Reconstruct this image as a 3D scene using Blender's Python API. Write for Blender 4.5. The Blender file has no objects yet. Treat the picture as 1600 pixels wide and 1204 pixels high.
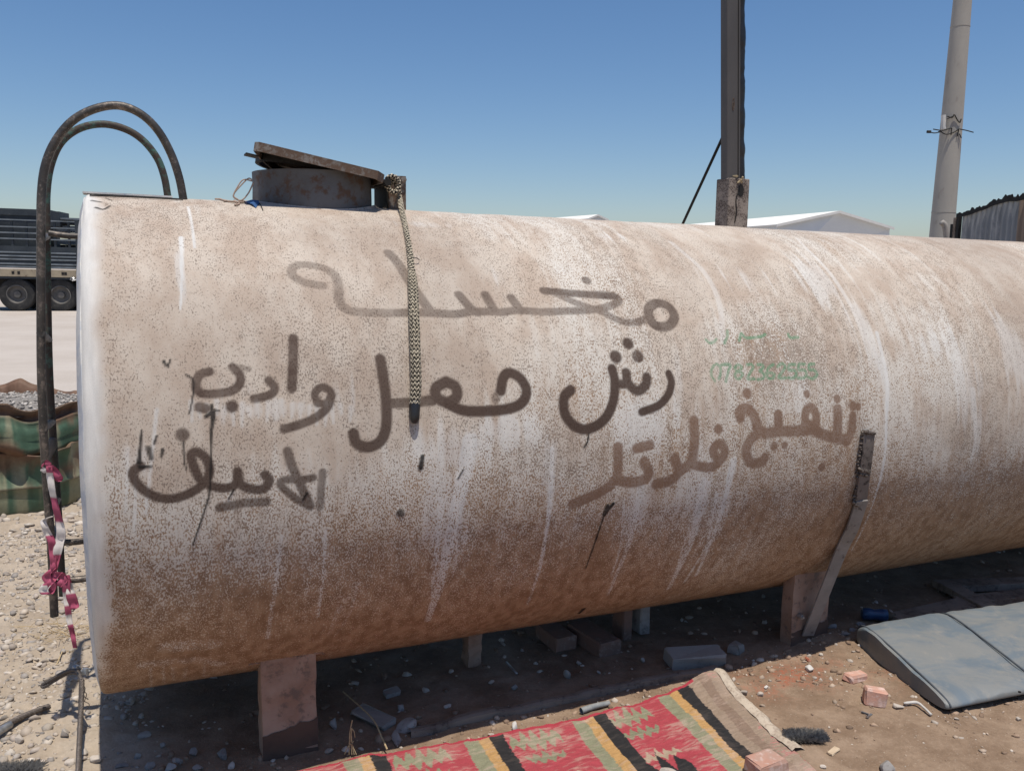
import bpy, bmesh, math, random
import numpy as np
from mathutils import Vector, Matrix

random.seed(7)
RNG = np.random.default_rng(7)
SC = bpy.context.scene
COL = SC.collection

# ------------------------------------------------------------------ camera
CAM_H = 1.72
PITCH, ROLL, FPX = math.radians(7.920266), math.radians(0.765468), 1348.571
PW, PH = 1600.0, 1204.0
fw = np.array([0, math.cos(PITCH), -math.sin(PITCH)])
r0 = np.array([1.0, 0, 0]); u0 = np.cross(r0, fw)
rt = math.cos(ROLL) * r0 + math.sin(ROLL) * u0
up = -math.sin(ROLL) * r0 + math.cos(ROLL) * u0
EYE = np.array([0, 0, CAM_H])
cd = bpy.data.cameras.new('camera'); cam = bpy.data.objects.new('camera', cd); COL.objects.link(cam)
cam.matrix_world = Matrix(((rt[0], up[0], -fw[0], 0), (rt[1], up[1], -fw[1], 0), (rt[2], up[2], -fw[2], CAM_H), (0, 0, 0, 1)))
cd.sensor_fit = 'HORIZONTAL'; cd.sensor_width = 36.0; cd.lens = 36.0 * FPX / PW
cd.clip_start = 0.05; cd.clip_end = 6000
SC.camera = cam

# ------------------------------------------------------------------ tank frame (cylinder axis a, side n, up v)
TR = 0.9
AZ, TL = math.radians(23.991818), math.radians(-0.663369)
A = np.array([math.cos(AZ) * math.cos(TL), math.sin(AZ) * math.cos(TL), math.sin(TL)])
N = np.array([math.sin(AZ), -math.cos(AZ), 0])
V = np.cross(A, -N); V = V if V[2] > 0 else -V
CT = -N * 3.502071 + np.array([0, 0, -0.669111 + CAM_H])
AH = np.array([math.cos(AZ), math.sin(AZ), 0])
S_END = -0.133

def W(s, n, v): return CT + s * A + n * N + v * V
def G(s, n, z=0.0):
    P = CT + s * AH + n * N; P[2] = z; return P
def ray(x, y): return fw + rt * (x - 800) / FPX - up * (y - 602) / FPX
def gp(x, y, z=0.0):
    d = ray(x, y); return EYE + d * ((z - CAM_H) / d[2])
def wp(x, y, Y): d = ray(x, y); return EYE + d * (Y / d[1])
def pn(x, y, off):                     # point on the upright plane beside the tank axis
    d = ray(x, y); return EYE + d * (((CT - EYE) @ N + off) / (d @ N))
def ps(x, y, s):                       # point on the plane across the tank axis
    d = ray(x, y); return EYE + d * (((CT - EYE) @ A + s) / (d @ A))
def sn(P): q = np.asarray(P) - CT; return q @ A, q @ N, q @ V
def tk(x, y, off=0.0):                 # (s, arc length) on the tank
    d = ray(x, y); dn, dv = d @ N, d @ V; cn, cv = (CT - EYE) @ N, (CT - EYE) @ V
    a_ = dn * dn + dv * dv; b_ = -(dn * cn + dv * cv); c_ = cn * cn + cv * cv - (TR + off) ** 2
    D = max(b_ * b_ - a_ * c_, 0); t = (-b_ - math.sqrt(D)) / a_
    s, nn, vv = sn(EYE + d * t); return s, math.atan2(vv, nn)
def tp(x, y, off=0.0):
    s, th = tk(x, y, off); r = TR + off; return W(s, r * math.cos(th), r * math.sin(th))

# ------------------------------------------------------------------ sky, sun, exposure
SUN = 0.2335 * N + 0.9723 * np.array([0, 0, 1.0]); SUN /= np.linalg.norm(SUN)
ELEV = math.asin(SUN[2]); ROT = math.atan2(SUN[0], SUN[1])
w = bpy.data.worlds.new('World'); SC.world = w; w.use_nodes = True
nt = w.node_tree; bg = nt.nodes['Background']
sky = nt.nodes.new('ShaderNodeTexSky'); sky.sky_type = 'NISHITA'; sky.sun_disc = False
sky.sun_elevation = ELEV; sky.sun_rotation = ROT
sky.altitude = 300; sky.air_density = 1.0; sky.dust_density = 1.0; sky.ozone_density = 2.2
hs = nt.nodes.new('ShaderNodeHueSaturation'); hs.inputs['Saturation'].default_value = 1.2; hs.inputs['Hue'].default_value = 0.5
nt.links.new(sky.outputs[0], hs.inputs['Color']); tint = nt.nodes.new('ShaderNodeMix'); tint.data_type = 'RGBA'; tint.blend_type = 'MULTIPLY'; tint.inputs[0].default_value = 1.0; tint.inputs[7].default_value = (.99, .985, 1.03, 1)   # white balance
nt.links.new(hs.outputs[0], tint.inputs[6]); nt.links.new(tint.outputs[2], bg.inputs[0]); bg.inputs[1].default_value = 0.105
sl = bpy.data.lights.new('sun', 'SUN'); so = bpy.data.objects.new('sun', sl); COL.objects.link(so)
sl.energy = 4.3; sl.angle = math.radians(0.53); sl.color = (1.0, 0.95, 0.86)
so.rotation_euler = Vector(-SUN).to_track_quat('-Z', 'Y').to_euler(); so.location = (0, 0, 30)
SC.view_settings.view_transform = 'Standard'; SC.view_settings.look = 'None'
SC.view_settings.exposure = 0.0; SC.view_settings.gamma = 1.0
SC.view_settings.use_curve_mapping = False

# ------------------------------------------------------------------ helpers
def tag(o, label=None, cat=None, group=None, kind=None):
    if label: o['label'] = label
    if cat: o['category'] = cat
    if group: o['group'] = group
    if kind: o['kind'] = kind
    return o
def thing(name, loc, label, cat, group=None):
    o = bpy.data.objects.new(name, None); COL.objects.link(o); o.location = Vector(loc)
    o.empty_display_size = 0.1
    return tag(o, label, cat, group)
def wloc(o):
    p = np.zeros(3)
    while o is not None: p = p + np.array(o.location); o = o.parent
    return p
class MB:
    """collects world-space geometry, links it as one mesh object"""
    def __init__(self): self.v = []; self.f = []; self.c = []; self.k = 0
    def add(self, v, f, c=None):
        v = np.asarray(v, float).reshape(-1, 3); b = self.k
        self.v.append(v); self.f.extend([tuple(int(i) + b for i in q) for q in f]); self.k += len(v)
        self.c.append(np.ones((len(v), 4)) if c is None else np.broadcast_to(np.asarray(c, float), (len(v), 4)) if np.ndim(c) == 1 else np.asarray(c, float))
        return self
    def box(self, c, ax, h, bev=0.0, jit=0.0, col=None):
        c = np.asarray(c, float); ax = np.asarray(ax, float); h = np.asarray(h, float)
        if bev <= 0:
            q = [(x, y, z) for x in (-1, 1) for y in (-1, 1) for z in (-1, 1)]
            v = np.array([c + (np.array(i) * h) @ ax for i in q])
            if jit: v += RNG.normal(0, jit, v.shape)
            f = [(0, 1, 3, 2), (4, 6, 7, 5), (0, 4, 5, 1), (2, 3, 7, 6), (0, 2, 6, 4), (1, 5, 7, 3)]
            return self.add(v, f, col)
        bm = bmesh.new(); bmesh.ops.create_cube(bm, size=2)
        for q in bm.verts: q.co = Vector(np.array(q.co) * h)
        bmesh.ops.bevel(bm, geom=bm.edges[:], offset=bev, segments=1, affect='EDGES')
        bm.verts.index_update()
        v = np.array([q.co[:] for q in bm.verts]); f = [[q.index for q in p.verts] for p in bm.faces]; bm.free()
        if jit: v += RNG.normal(0, jit, v.shape)
        return self.add(v @ ax + c, f, col)
    def tube(self, pts, r, seg=8, cap=True, col=None):
        P = np.asarray(pts, float); n = len(P); r = np.broadcast_to(np.asarray(r, float), (n,))
        T = np.gradient(P, axis=0); T /= np.linalg.norm(T, axis=1)[:, None] + 1e-12
        ref = np.array([0, 0, 1.0]) if abs(T[0][2]) < 0.9 else np.array([1.0, 0, 0])
        u = np.cross(T[0], ref); u /= np.linalg.norm(u); rows = []
        ang = np.linspace(0, 2 * math.pi, seg, endpoint=False)
        for i in range(n):
            u = u - T[i] * (u @ T[i]); u /= np.linalg.norm(u) + 1e-12; b = np.cross(T[i], u)
            rows.append(P[i] + r[i] * (np.cos(ang)[:, None] * u + np.sin(ang)[:, None] * b))
        f = [(i * seg + j, i * seg + (j + 1) % seg, (i + 1) * seg + (j + 1) % seg, (i + 1) * seg + j) for i in range(n - 1) for j in range(seg)]
        if cap: f += [tuple(range(seg - 1, -1, -1)), tuple((n - 1) * seg + j for j in range(seg))]
        return self.add(np.concatenate(rows), f, col)
    def prism(self, ring, dvec, col=None):
        ring = np.asarray(ring, float); n = len(ring); v = np.concatenate([ring, ring + np.asarray(dvec, float)])
        f = [(i, (i + 1) % n, n + (i + 1) % n, n + i) for i in range(n)] + [tuple(range(n - 1, -1, -1)), tuple(range(n, 2 * n))]
        return self.add(v, f, col)
    def grid(self, P, closed=False, flip=False, col=None):
        P = np.asarray(P, float); a, b = P.shape[:2]
        f = []
        for i in range(a - 1):
            for j in range(b if closed else b - 1):
                q = (i * b + j, i * b + (j + 1) % b, (i + 1) * b + (j + 1) % b, (i + 1) * b + j)
                f.append(q[::-1] if flip else q)
        return self.add(P.reshape(-1, 3), f, None if col is None else np.asarray(col).reshape(-1, 4))
    def build(self, name, mat, parent=None, smooth=False, col=False, angle=None):
        v = np.concatenate(self.v)
        base = wloc(parent) if parent else np.zeros(3)
        me = bpy.data.meshes.new(name); me.from_pydata((v - base).tolist(), [], self.f)
        bm = bmesh.new(); bm.from_mesh(me); bmesh.ops.recalc_face_normals(bm, faces=bm.faces); bm.to_mesh(me); bm.free()
        if col:
            at = me.color_attributes.new('col', 'FLOAT_COLOR', 'POINT'); at.data.foreach_set('color', np.concatenate(self.c).astype(np.float32).ravel())
        if smooth: me.polygons.foreach_set('use_smooth', [True] * len(me.polygons))
        if smooth and angle: me.set_sharp_from_angle(angle=math.radians(angle))
        me.materials.append(mat)
        o = bpy.data.objects.new(name, me); COL.objects.link(o)
        if parent: o.parent = parent
        return o
    def solo(self, name, mat, label, cat, group=None, origin=None, **k):
        v = np.concatenate(self.v); o_ = np.array([v[:, 0].mean(), v[:, 1].mean(), v[:, 2].min()]) if origin is None else np.asarray(origin)
        ob = self.build(name, mat, None, **k); ob.data.transform(Matrix.Translation(Vector(-o_))); ob.location = Vector(o_)
        return tag(ob, label, cat, group)

def spline(pts, n=40):
    P = np.asarray(pts, float); m = len(P)
    if m < 3: return np.array([P[0] + (P[-1] - P[0]) * t for t in np.linspace(0, 1, n)])
    Q = np.vstack([2 * P[0] - P[1], P, 2 * P[-1] - P[-2]]); out = []
    for t in np.linspace(0, m - 1, n):
        i = min(int(t), m - 2); u = t - i; p0, p1, p2, p3 = Q[i:i + 4]
        out.append(.5 * (2 * p1 + (p2 - p0) * u + (2 * p0 - 5 * p1 + 4 * p2 - p3) * u * u + (3 * p1 - p0 - 3 * p2 + p3) * u ** 3))
    return np.array(out)
def strands(path, R, k, pitch, rs, n=160, seg=6):
    P = spline(path, n); T = np.gradient(P, axis=0); T /= np.linalg.norm(T, axis=1)[:, None]
    d = np.concatenate([[0], np.cumsum(np.linalg.norm(np.diff(P, axis=0), axis=1))])
    u = np.cross(T[0], [0.3, .2, 1]); u /= np.linalg.norm(u); mb = MB(); U = []
    for i in range(n): u = u - T[i] * (u @ T[i]); u /= np.linalg.norm(u); U.append(u.copy())
    U = np.array(U); B = np.cross(T, U)
    for j in range(k):
        an = 2 * math.pi * (d / pitch + j / k); mb.tube(P + R * (np.cos(an)[:, None] * U + np.sin(an)[:, None] * B), rs, seg)
    return mb
def vn(x, y, seed=0):
    """value noise, 0..1"""
    x = np.asarray(x, float) + seed * 17.31; y = np.asarray(y, float) + seed * 9.77
    xi = np.floor(x); yi = np.floor(y); fx = x - xi; fy = y - yi
    fx = fx * fx * (3 - 2 * fx); fy = fy * fy * (3 - 2 * fy)
    def h(a, b):
        q = np.sin(a * 127.1 + b * 311.7 + seed * 7.13) * 43758.5453; return q - np.floor(q)
    return (h(xi, yi) * (1 - fx) + h(xi + 1, yi) * fx) * (1 - fy) + (h(xi, yi + 1) * (1 - fx) + h(xi + 1, yi + 1) * fx) * fy
def fbm(x, y, seed=0, o=4):
    t = 0; a = .5; s = 0
    for i in range(o): t = t + a * vn(x * 2 ** i, y * 2 ** i, seed + i); s += a; a *= .5
    return t / s
def sst(a, b, x): t = np.clip((x - a) / (b - a), 0, 1); return t * t * (3 - 2 * t)

# ------------------------------------------------------------------ node helper
class NT:
    def __init__(self, name):
        self.m = bpy.data.materials.new(name); self.m.use_nodes = True; self.t = self.m.node_tree
        self.b = self.t.nodes['Principled BSDF']
    def n(self, typ, **k):
        q = self.t.nodes.new(typ)
        for a, v in k.items(): setattr(q, a, v)
        return q
    def l(self, a, b): self.t.links.new(a, b)
    def put(self, sock, v):
        if isinstance(v, bpy.types.NodeSocket): self.l(v, sock)
        elif isinstance(v, (tuple, list)) and len(v) == 3 and sock.type == 'RGBA': sock.default_value = (*v, 1)
        else: sock.default_value = v
    def math(self, op, a, b=None, clamp=False):
        q = self.n('ShaderNodeMath', operation=op, use_clamp=clamp); self.put(q.inputs[0], a)
        if b is not None: self.put(q.inputs[1], b)
        return q.outputs[0]
    def mix(self, f, a, b, mode='MIX'):
        q = self.n('ShaderNodeMix', data_type='RGBA', blend_type=mode); self.put(q.inputs[0], f); self.put(q.inputs[6], a); self.put(q.inputs[7], b)
        return q.outputs[2]
    def noise(self, vec, scale, detail=3, rough=.55, dist=0):
        q = self.n('ShaderNodeTexNoise'); q.inputs['Scale'].default_value = scale; q.inputs['Detail'].default_value = detail
        q.inputs['Roughness'].default_value = rough; q.inputs['Distortion'].default_value = dist
        if vec is not None: self.l(vec, q.inputs['Vector'])
        return q.outputs['Fac']
    def ramp(self, f, a, b):
        q = self.n('ShaderNodeMapRange', interpolation_type='SMOOTHSTEP'); self.put(q.inputs[0], f); self.put(q.inputs[1], a); self.put(q.inputs[2], b)
        return q.outputs[0]
    def attr(self, name): return self.n('ShaderNodeAttribute', attribute_name=name)
    def coord(self, scale=(1, 1, 1)):
        c = self.n('ShaderNodeTexCoord'); m = self.n('ShaderNodeMapping'); m.inputs['Scale'].default_value = scale
        self.l(c.outputs['Object'], m.inputs[0]); return m.outputs[0]
    def bump(self, h, strength=.4, dist=.003):
        q = self.n('ShaderNodeBump'); q.inputs['Strength'].default_value = strength; q.inputs['Distance'].default_value = dist
        self.l(h, q.inputs['Height']); self.l(q.outputs[0], self.b.inputs['Normal'])
    def done(self, col, rough=.8, metal=0.0, spec=.3):
        self.put(self.b.inputs['Base Color'], col); self.put(self.b.inputs['Roughness'], rough); self.put(self.b.inputs['Metallic'], metal)
        self.b.inputs['Specular IOR Level'].default_value = spec
        return self.m
def worn(name, c1, c2, scale=6, c3=None, sp=40, cover=.35, rough=.8, metal=0.0, bump=.3, bd=.003, stretch=(1, 1, 1), rnd=0.0, spec=.3):
    """two-tone mottling, optional third colour in speckles (rust, dust), fine relief"""
    t = NT(name); c = t.coord(stretch); a = t.noise(c, scale, 5, .6); col = t.mix(t.ramp(a, .35, .65), c1, c2)
    h = t.noise(c, sp * 1.3, 4, .65)
    if c3 is not None:
        s = t.noise(c, sp, 5, .7); k = t.ramp(t.math('ADD', s, t.math('MULTIPLY', t.math('SUBTRACT', a, .5), .6)), 1 - cover - .08 - .12, 1 - cover + .08 - .12)
        col = t.mix(k, col, c3)
    if rnd:
        oi = t.n('ShaderNodeObjectInfo'); hv = t.n('ShaderNodeHueSaturation'); t.l(col, hv.inputs['Color'])
        t.l(t.math('ADD', t.math('MULTIPLY', oi.outputs['Random'], rnd), 1 - rnd / 2), hv.inputs['Value']); col = hv.outputs[0]
    t.bump(h, bump, bd)
    return t.done(col, rough, metal, spec)
def vcol(name, rough=.85, nscale=60, amt=.35, bump=.3, bd=.003, spec=.25):
    """colour from the mesh's own colour attribute, broken up with grain"""
    t = NT(name); c = t.coord(); k = t.noise(c, nscale, 5, .65); at = t.attr('col')
    f = t.math('ADD', t.math('MULTIPLY', t.math('SUBTRACT', k, .5), amt * 2), 1.0)
    mv = t.n('ShaderNodeVectorMath', operation='SCALE'); t.l(at.outputs['Color'], mv.inputs[0]); t.l(f, mv.inputs['Scale'])
    t.bump(k, bump, bd); return t.done(mv.outputs[0], rough, 0, spec)

# ------------------------------------------------------------------ materials
M = {}
M['black_steel'] = worn('black_steel', (.045, .042, .04), (.075, .066, .058), 5, (.12, .085, .06), 30, .3, .55, .2, .2)
M['pipe'] = worn('pipe_steel', (.055, .049, .044), (.11, .092, .078), 9, (.21, .17, .14), 70, .30, .5, .45, .3, spec=.5)
M['pipe_green'] = worn('pipe_green_paint', (.06, .12, .095), (.09, .10, .08), 7, (.06, .045, .036), 40, .45, .65, .1, .3)
M['rusty_grey'] = worn('rusty_grey_steel', (.135, .135, .14), (.10, .095, .094), 6, (.105, .065, .046), 20, .32, .7, .1, .4)
M['plate'] = worn('grey_brown_plate', (.25, .22, .195), (.17, .145, .125), 8, (.13, .085, .06), 55, .40, .75, .1, .35)
M['socket'] = worn('speckled_plate', (.30, .25, .21), (.22, .18, .15), 10, (.08, .06, .05), 140, .36, .8, 0, .4)
M['dark'] = worn('sooty_dark', (.012, .011, .010), (.02, .018, .016), 10, rough=.7)
M['wrap'] = worn('black_plastic_wrap', (.010, .010, .011), (.022, .022, .024), 12, rough=.38, spec=.5)
M['mast'] = worn('dark_mast_paint', (.085, .078, .074), (.115, .105, .098), 3, (.10, .09, .08), 70, .16, .55, .1, .2, stretch=(1, 1, .3))
M['leg'] = worn('leg_dusty_paint', (.36, .25, .19), (.27, .165, .115), 7, (.17, .12, .095), 25, .28, .85, 0, .5, .004)
M['leg_soil'] = worn('leg_damp_foot', (.10, .064, .048), (.075, .05, .04), 9, rough=.9, bump=.5)
M['strut'] = worn('strut_steel', (.20, .17, .155), (.14, .118, .105), 6, (.05, .04, .037), 30, .3, .6, .25, .3)
M['brace'] = worn('brace_pale_steel', (.30, .275, .255), (.22, .20, .185), 6, (.12, .10, .09), 30, .2, .6, .15, .3)
M['weld'] = worn('weld_bead', (.06, .048, .042), (.16, .13, .11), 60, rough=.6, metal=.3, bump=.8)
M['endcap'] = worn('chalky_blue_white_paint', (.52, .53, .55), (.40, .42, .46), 5, (.62, .60, .57), 14, .4, .8, 0, .4, .004)
M['concrete'] = worn('concrete', (.33, .30, .27), (.27, .245, .22), 5, (.22, .20, .18), 50, .25, .9, 0, .4)
M['pole'] = worn('pole_concrete', (.40, .372, .328), (.35, .325, .288), 2.5, (.30, .27, .24), 14, .2, .9, 0, .35, .004, (1, 1, .35))
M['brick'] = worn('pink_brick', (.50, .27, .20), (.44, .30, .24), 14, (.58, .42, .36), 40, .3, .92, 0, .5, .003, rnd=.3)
M['brick_shade'] = worn('shaded_brick', (.25, .15, .115), (.20, .13, .10), 12, (.28, .21, .18), 40, .25, .92, 0, .5, .003, rnd=.3)  # darkened copy of the brick, shade under the tank put into the colour
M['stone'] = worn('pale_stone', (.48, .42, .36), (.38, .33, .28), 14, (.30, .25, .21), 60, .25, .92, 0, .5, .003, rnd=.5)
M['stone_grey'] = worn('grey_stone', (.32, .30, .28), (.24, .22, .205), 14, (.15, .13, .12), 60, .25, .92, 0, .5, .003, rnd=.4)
M['tilewhite'] = worn('white_broken_tile', (.58, .55, .51), (.48, .45, .41), 20, rough=.7)
M['red_clay'] = worn('red_clay_lump', (.42, .14, .08), (.34, .12, .07), 25, (.48, .24, .16), 60, .3, .95, 0, .6)
M['wood'] = worn('weathered_wood', (.25, .20, .16), (.18, .14, .11), 8, (.12, .09, .07), 40, .3, .85, 0, .4, .003, (1, 1, 1))
M['wood_pale'] = worn('pale_wood_chip', (.55, .43, .30), (.45, .34, .23), 20, rough=.8)
M['wire'] = worn('wire_rope_steel', (.14, .115, .10), (.09, .075, .065), 40, (.20, .17, .15), 120, .3, .55, .4, .2)
M['clamp'] = worn('galvanised_clamp', (.42, .42, .42), (.30, .30, .30), 40, rough=.4, metal=.7)
M['string'] = worn('tan_string', (.42, .31, .24), (.32, .23, .18), 60, rough=.9)
M['bluetape'] = worn('blue_ribbon', (.05, .13, .30), (.035, .09, .22), 30, rough=.6)
M['rag'] = worn('grey_rag', (.17, .15, .135), (.11, .10, .09), 30, rough=.9)
M['dry'] = worn('dry_straw', (.50, .38, .22), (.38, .28, .16), 40, rough=.9)
M['furgrey'] = worn('grey_bristle', (.11, .105, .10), (.19, .18, .17), 60, rough=.95)
M['furdark'] = worn('charcoal_bristle', (.15, .14, .13), (.36, .34, .31), 60, rough=.95)
M['tyre'] = worn('tyre_rubber', (.022, .022, .023), (.035, .034, .033), 4, (.06, .055, .05), 20, .25, .85)
M['rim'] = worn('wheel_rim', (.14, .13, .12), (.10, .095, .09), 5, rough=.6)
M['trailer'] = worn('trailer_blue_black', (.028, .035, .043), (.040, .048, .056), 2, (.09, .09, .085), 8, .15, .6)
M['trailer_slat'] = worn('trailer_slat', (.20, .22, .24), (.13, .15, .165), 3, (.12, .12, .115), 8, .2, .5, .1)  # paled so the light the slats reflect is painted into their colour
M['trailer_rail'] = worn('cream_rail', (.36, .30, .21), (.28, .23, .165), 3, (.12, .08, .05), 6, .2, .75)
M['shed_roof'] = worn('shed_white_roof', (.82, .79, .72), (.78, .75, .69), .1, rough=.7, bump=0)
M['shed_wall'] = worn('shed_grey_wall', (.60, .62, .635), (.57, .59, .61), .2, rough=.8, bump=0)
M['shed_trim'] = worn('shed_trim', (.66, .64, .60), (.6, .58, .55), .3, rough=.7, bump=0)
M['shed_dark'] = worn('shed_shadow_gap', (.12, .13, .14), (.10, .11, .12), .5, rough=.9, bump=0)
M['zinc'] = worn('corrugated_zinc', (.29, .295, .30), (.20, .205, .21), 2.5, (.36, .355, .35), 9, .3, .55, .35, .15, .003, (1, 1, .25))
M['zinc_brown'] = worn('corrugated_brown', (.30, .23, .175), (.22, .165, .125), 2.5, (.12, .08, .06), 9, .25, .7, .1, .15, .003, (1, 1, .25))
M['plastic_blue'] = worn('blue_bottle', (.02, .055, .13), (.03, .08, .17), 10, rough=.35, spec=.5)
M['stones'] = vcol('gravel_stone', .95, 50, .3, .5)
M['kilim'] = vcol('kilim_wool', .95, 330, .38, .9, .003)
M['rope'] = vcol('rope_fibre', .9, 300, .35, .6, .002)
M['tape'] = vcol('barrier_tape', .5, 40, .2, .2)
M['drum'] = vcol('drum_green_paint', .62, 30, .4, .3)
def pvcmat():
    t = NT('faded_blue_vinyl'); c = t.coord()
    a = t.noise(t.coord((1, 1.6, 1)), 2.6, 6, .68, 1.2); k = t.noise(c, 14, 5, .7); g = t.noise(c, 240, 2)
    col = t.mix(t.ramp(a, .40, .62), (.195, .20, .195), (.130, .160, .185))
    col = t.mix(t.math('MULTIPLY', t.ramp(k, .5, .75), .55), col, (.27, .25, .22))
    t.bump(t.math('ADD', g, t.math('MULTIPLY', a, 6)), .25, .002); return t.done(col, .52, 0, .4)
M['vinyl'] = pvcmat()
M['piping'] = worn('vinyl_piping', (.06, .07, .085), (.085, .095, .105), 20, rough=.6)

# ------------------------------------------------------------------ ground
def axis_ticks(fine0, fine1, step, far, grow=1.12):
    t = list(np.arange(fine0, fine1, step)); s = step
    lo = [fine0]; s = step
    while lo[-1] > -far: s *= grow; lo.append(lo[-1] - s)
    hi = [t[-1]]; s = step
    while hi[-1] < far: s *= grow; hi.append(hi[-1] + s)
    return np.array(lo[:0:-1] + t + hi[1:])
def gheight(x, y):
    P = np.stack([x, y], -1) - CT[:2]; s = P @ AH[:2]; n = P @ N[:2]
    near = 1 - sst(6, 14, np.hypot(x, y))
    h = (fbm(x * 1.3, y * 1.3, 3, 3) - .5) * .035 + (fbm(x * 9, y * 9, 5, 4) - .5) * .022 + (fbm(x * 38, y * 38, 8, 3) - .5) * .011
    h = h * near
    left = sst(.05, -.25, s)
    h += near * left * (fbm(x * 24, y * 24, 11, 4) - .5) * .036
    # loose heap against the bench pad, soil bank under the rug, scraped hollow below the tank
    h += .035 * np.exp(-((s - 2.93) / .17) ** 2 - ((n - .62) / .13) ** 2) + .012 * np.exp(-((n - .78) / .07) ** 2) * sst(.3, .7, s) * (1 - sst(2.4, 2.9, s))
    h -= .014 * np.exp(-((n + .1) / .7) ** 2) * sst(-.2, .3, s) * near
    return h - .004 + .1 * (fbm(x * .08, y * .08, 21, 2) - .5) * sst(8, 20, np.hypot(x, y))
gx = axis_ticks(-3.4, 3.4, .0165, 900, 1.14); gy = axis_ticks(2.1, 6.4, .0165, 2500, 1.12)
X, Y = np.meshgrid(gx, gy); Z = gheight(X, Y)
nv, nh_ = X.shape; idx = np.arange(nv * nh_).reshape(nv, nh_)
quads = np.stack([idx[:-1, :-1], idx[:-1, 1:], idx[1:, 1:], idx[1:, :-1]], -1).reshape(-1, 4)
def bigmesh(name, verts, quads, mat, smooth=True):
    me = bpy.data.meshes.new(name); nV = len(verts); nF = len(quads)
    me.vertices.add(nV); me.vertices.foreach_set('co', verts.astype(np.float32).ravel())
    me.loops.add(nF * 4); me.loops.foreach_set('vertex_index', quads.astype(np.int32).ravel())
    me.polygons.add(nF); me.polygons.foreach_set('loop_start', np.arange(0, nF * 4, 4, dtype=np.int32))
    me.update(calc_edges=True); me.validate()
    if smooth: me.polygons.foreach_set('use_smooth', np.ones(nF, bool))
    me.materials.append(mat); o = bpy.data.objects.new(name, me); COL.objects.link(o); return o
def ground_mat():
    t = NT('ground_soil'); c = t.coord(); at = t.attr('zone'); sp = t.n('ShaderNodeSeparateColor'); t.l(at.outputs['Color'], sp.inputs[0])
    big = t.noise(c, .6, 4, .6); mid = t.noise(c, 5, 5, .65); fine = t.noise(c, 55, 5, .7); grit = t.noise(c, 160, 3, .6)
    soil = t.mix(t.ramp(mid, .35, .68), (.20, .135, .09), (.30, .215, .15))
    pale = t.mix(t.ramp(mid, .3, .7), (.325, .26, .195), (.43, .355, .275))
    lot = t.mix(t.ramp(big, .3, .7), (.435, .38, .33), (.49, .435, .385))
    trk = t.noise(t.coord((.05, .7, 1)), 1.0, 4, .6)
    lot = t.mix(t.math('MULTIPLY', t.ramp(trk, .5, .7), .35), lot, (.37, .31, .26))
    col = t.mix(sp.outputs[0], soil, pale); col = t.mix(sp.outputs[1], col, lot)
    col = t.mix(t.math('MULTIPLY', sp.outputs[2], t.ramp(fine, .35, .65)), col, (.30, .105, .06))
    f = t.math('ADD', .72, t.math('MULTIPLY', fine, .56)); mv = t.n('ShaderNodeVectorMath', operation='SCALE'); t.l(col, mv.inputs[0]); t.l(f, mv.inputs['Scale'])
    col = t.mix(t.math('MULTIPLY', t.ramp(grit, .62, .72), .5), mv.outputs[0], (.46, .40, .33))
    t.bump(t.math('ADD', fine, t.math('MULTIPLY', grit, .5)), .55, .008); return t.done(col, .95, 0, .15)
ground = bigmesh('ground', np.stack([X, Y, Z], -1).reshape(-1, 3), quads, ground_mat()); tag(ground, kind='structure')
P2 = np.stack([X, Y], -1) - CT[:2]; gs = P2 @ AH[:2]; gn = P2 @ N[:2]
wob = (fbm(X * 2, Y * 2, 31, 3) - .5)
zone = np.zeros((nv, nh_, 4)); zone[..., 0] = np.clip(sst(.12, -.15, gs + wob * .25) + sst(-1.3, -2.4, gn + wob), 0, 1)
zone[..., 1] = sst(-3.6, -6.0, gn + wob * 2)
zone[..., 2] = np.clip(np.exp(-((gs - 2.45) / .28) ** 2 - ((gn - .82) / .11) ** 2) * 1.1 + .8 * np.exp(-((gs - 3.0) / .25) ** 2 - ((gn - .95) / .12) ** 2), 0, 1) * sst(.35, .6, fbm(X * 11, Y * 11, 33, 3))
zone[..., 0] = np.maximum(zone[..., 0], .42 * sst(.42, .58, fbm(X * 5, Y * 5, 37, 3)) * np.exp(-((gs - 1.35) / .32) ** 2 - ((gn - .1) / .38) ** 2) * 1.4)
zone[..., 3] = 1
at = ground.data.color_attributes.new('zone', 'FLOAT_COLOR', 'POINT'); at.data.foreach_set('color', zone.astype(np.float32).ravel())
def gz(P): return float(gheight(np.array([P[0]]), np.array([P[1]]))[0])

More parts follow.
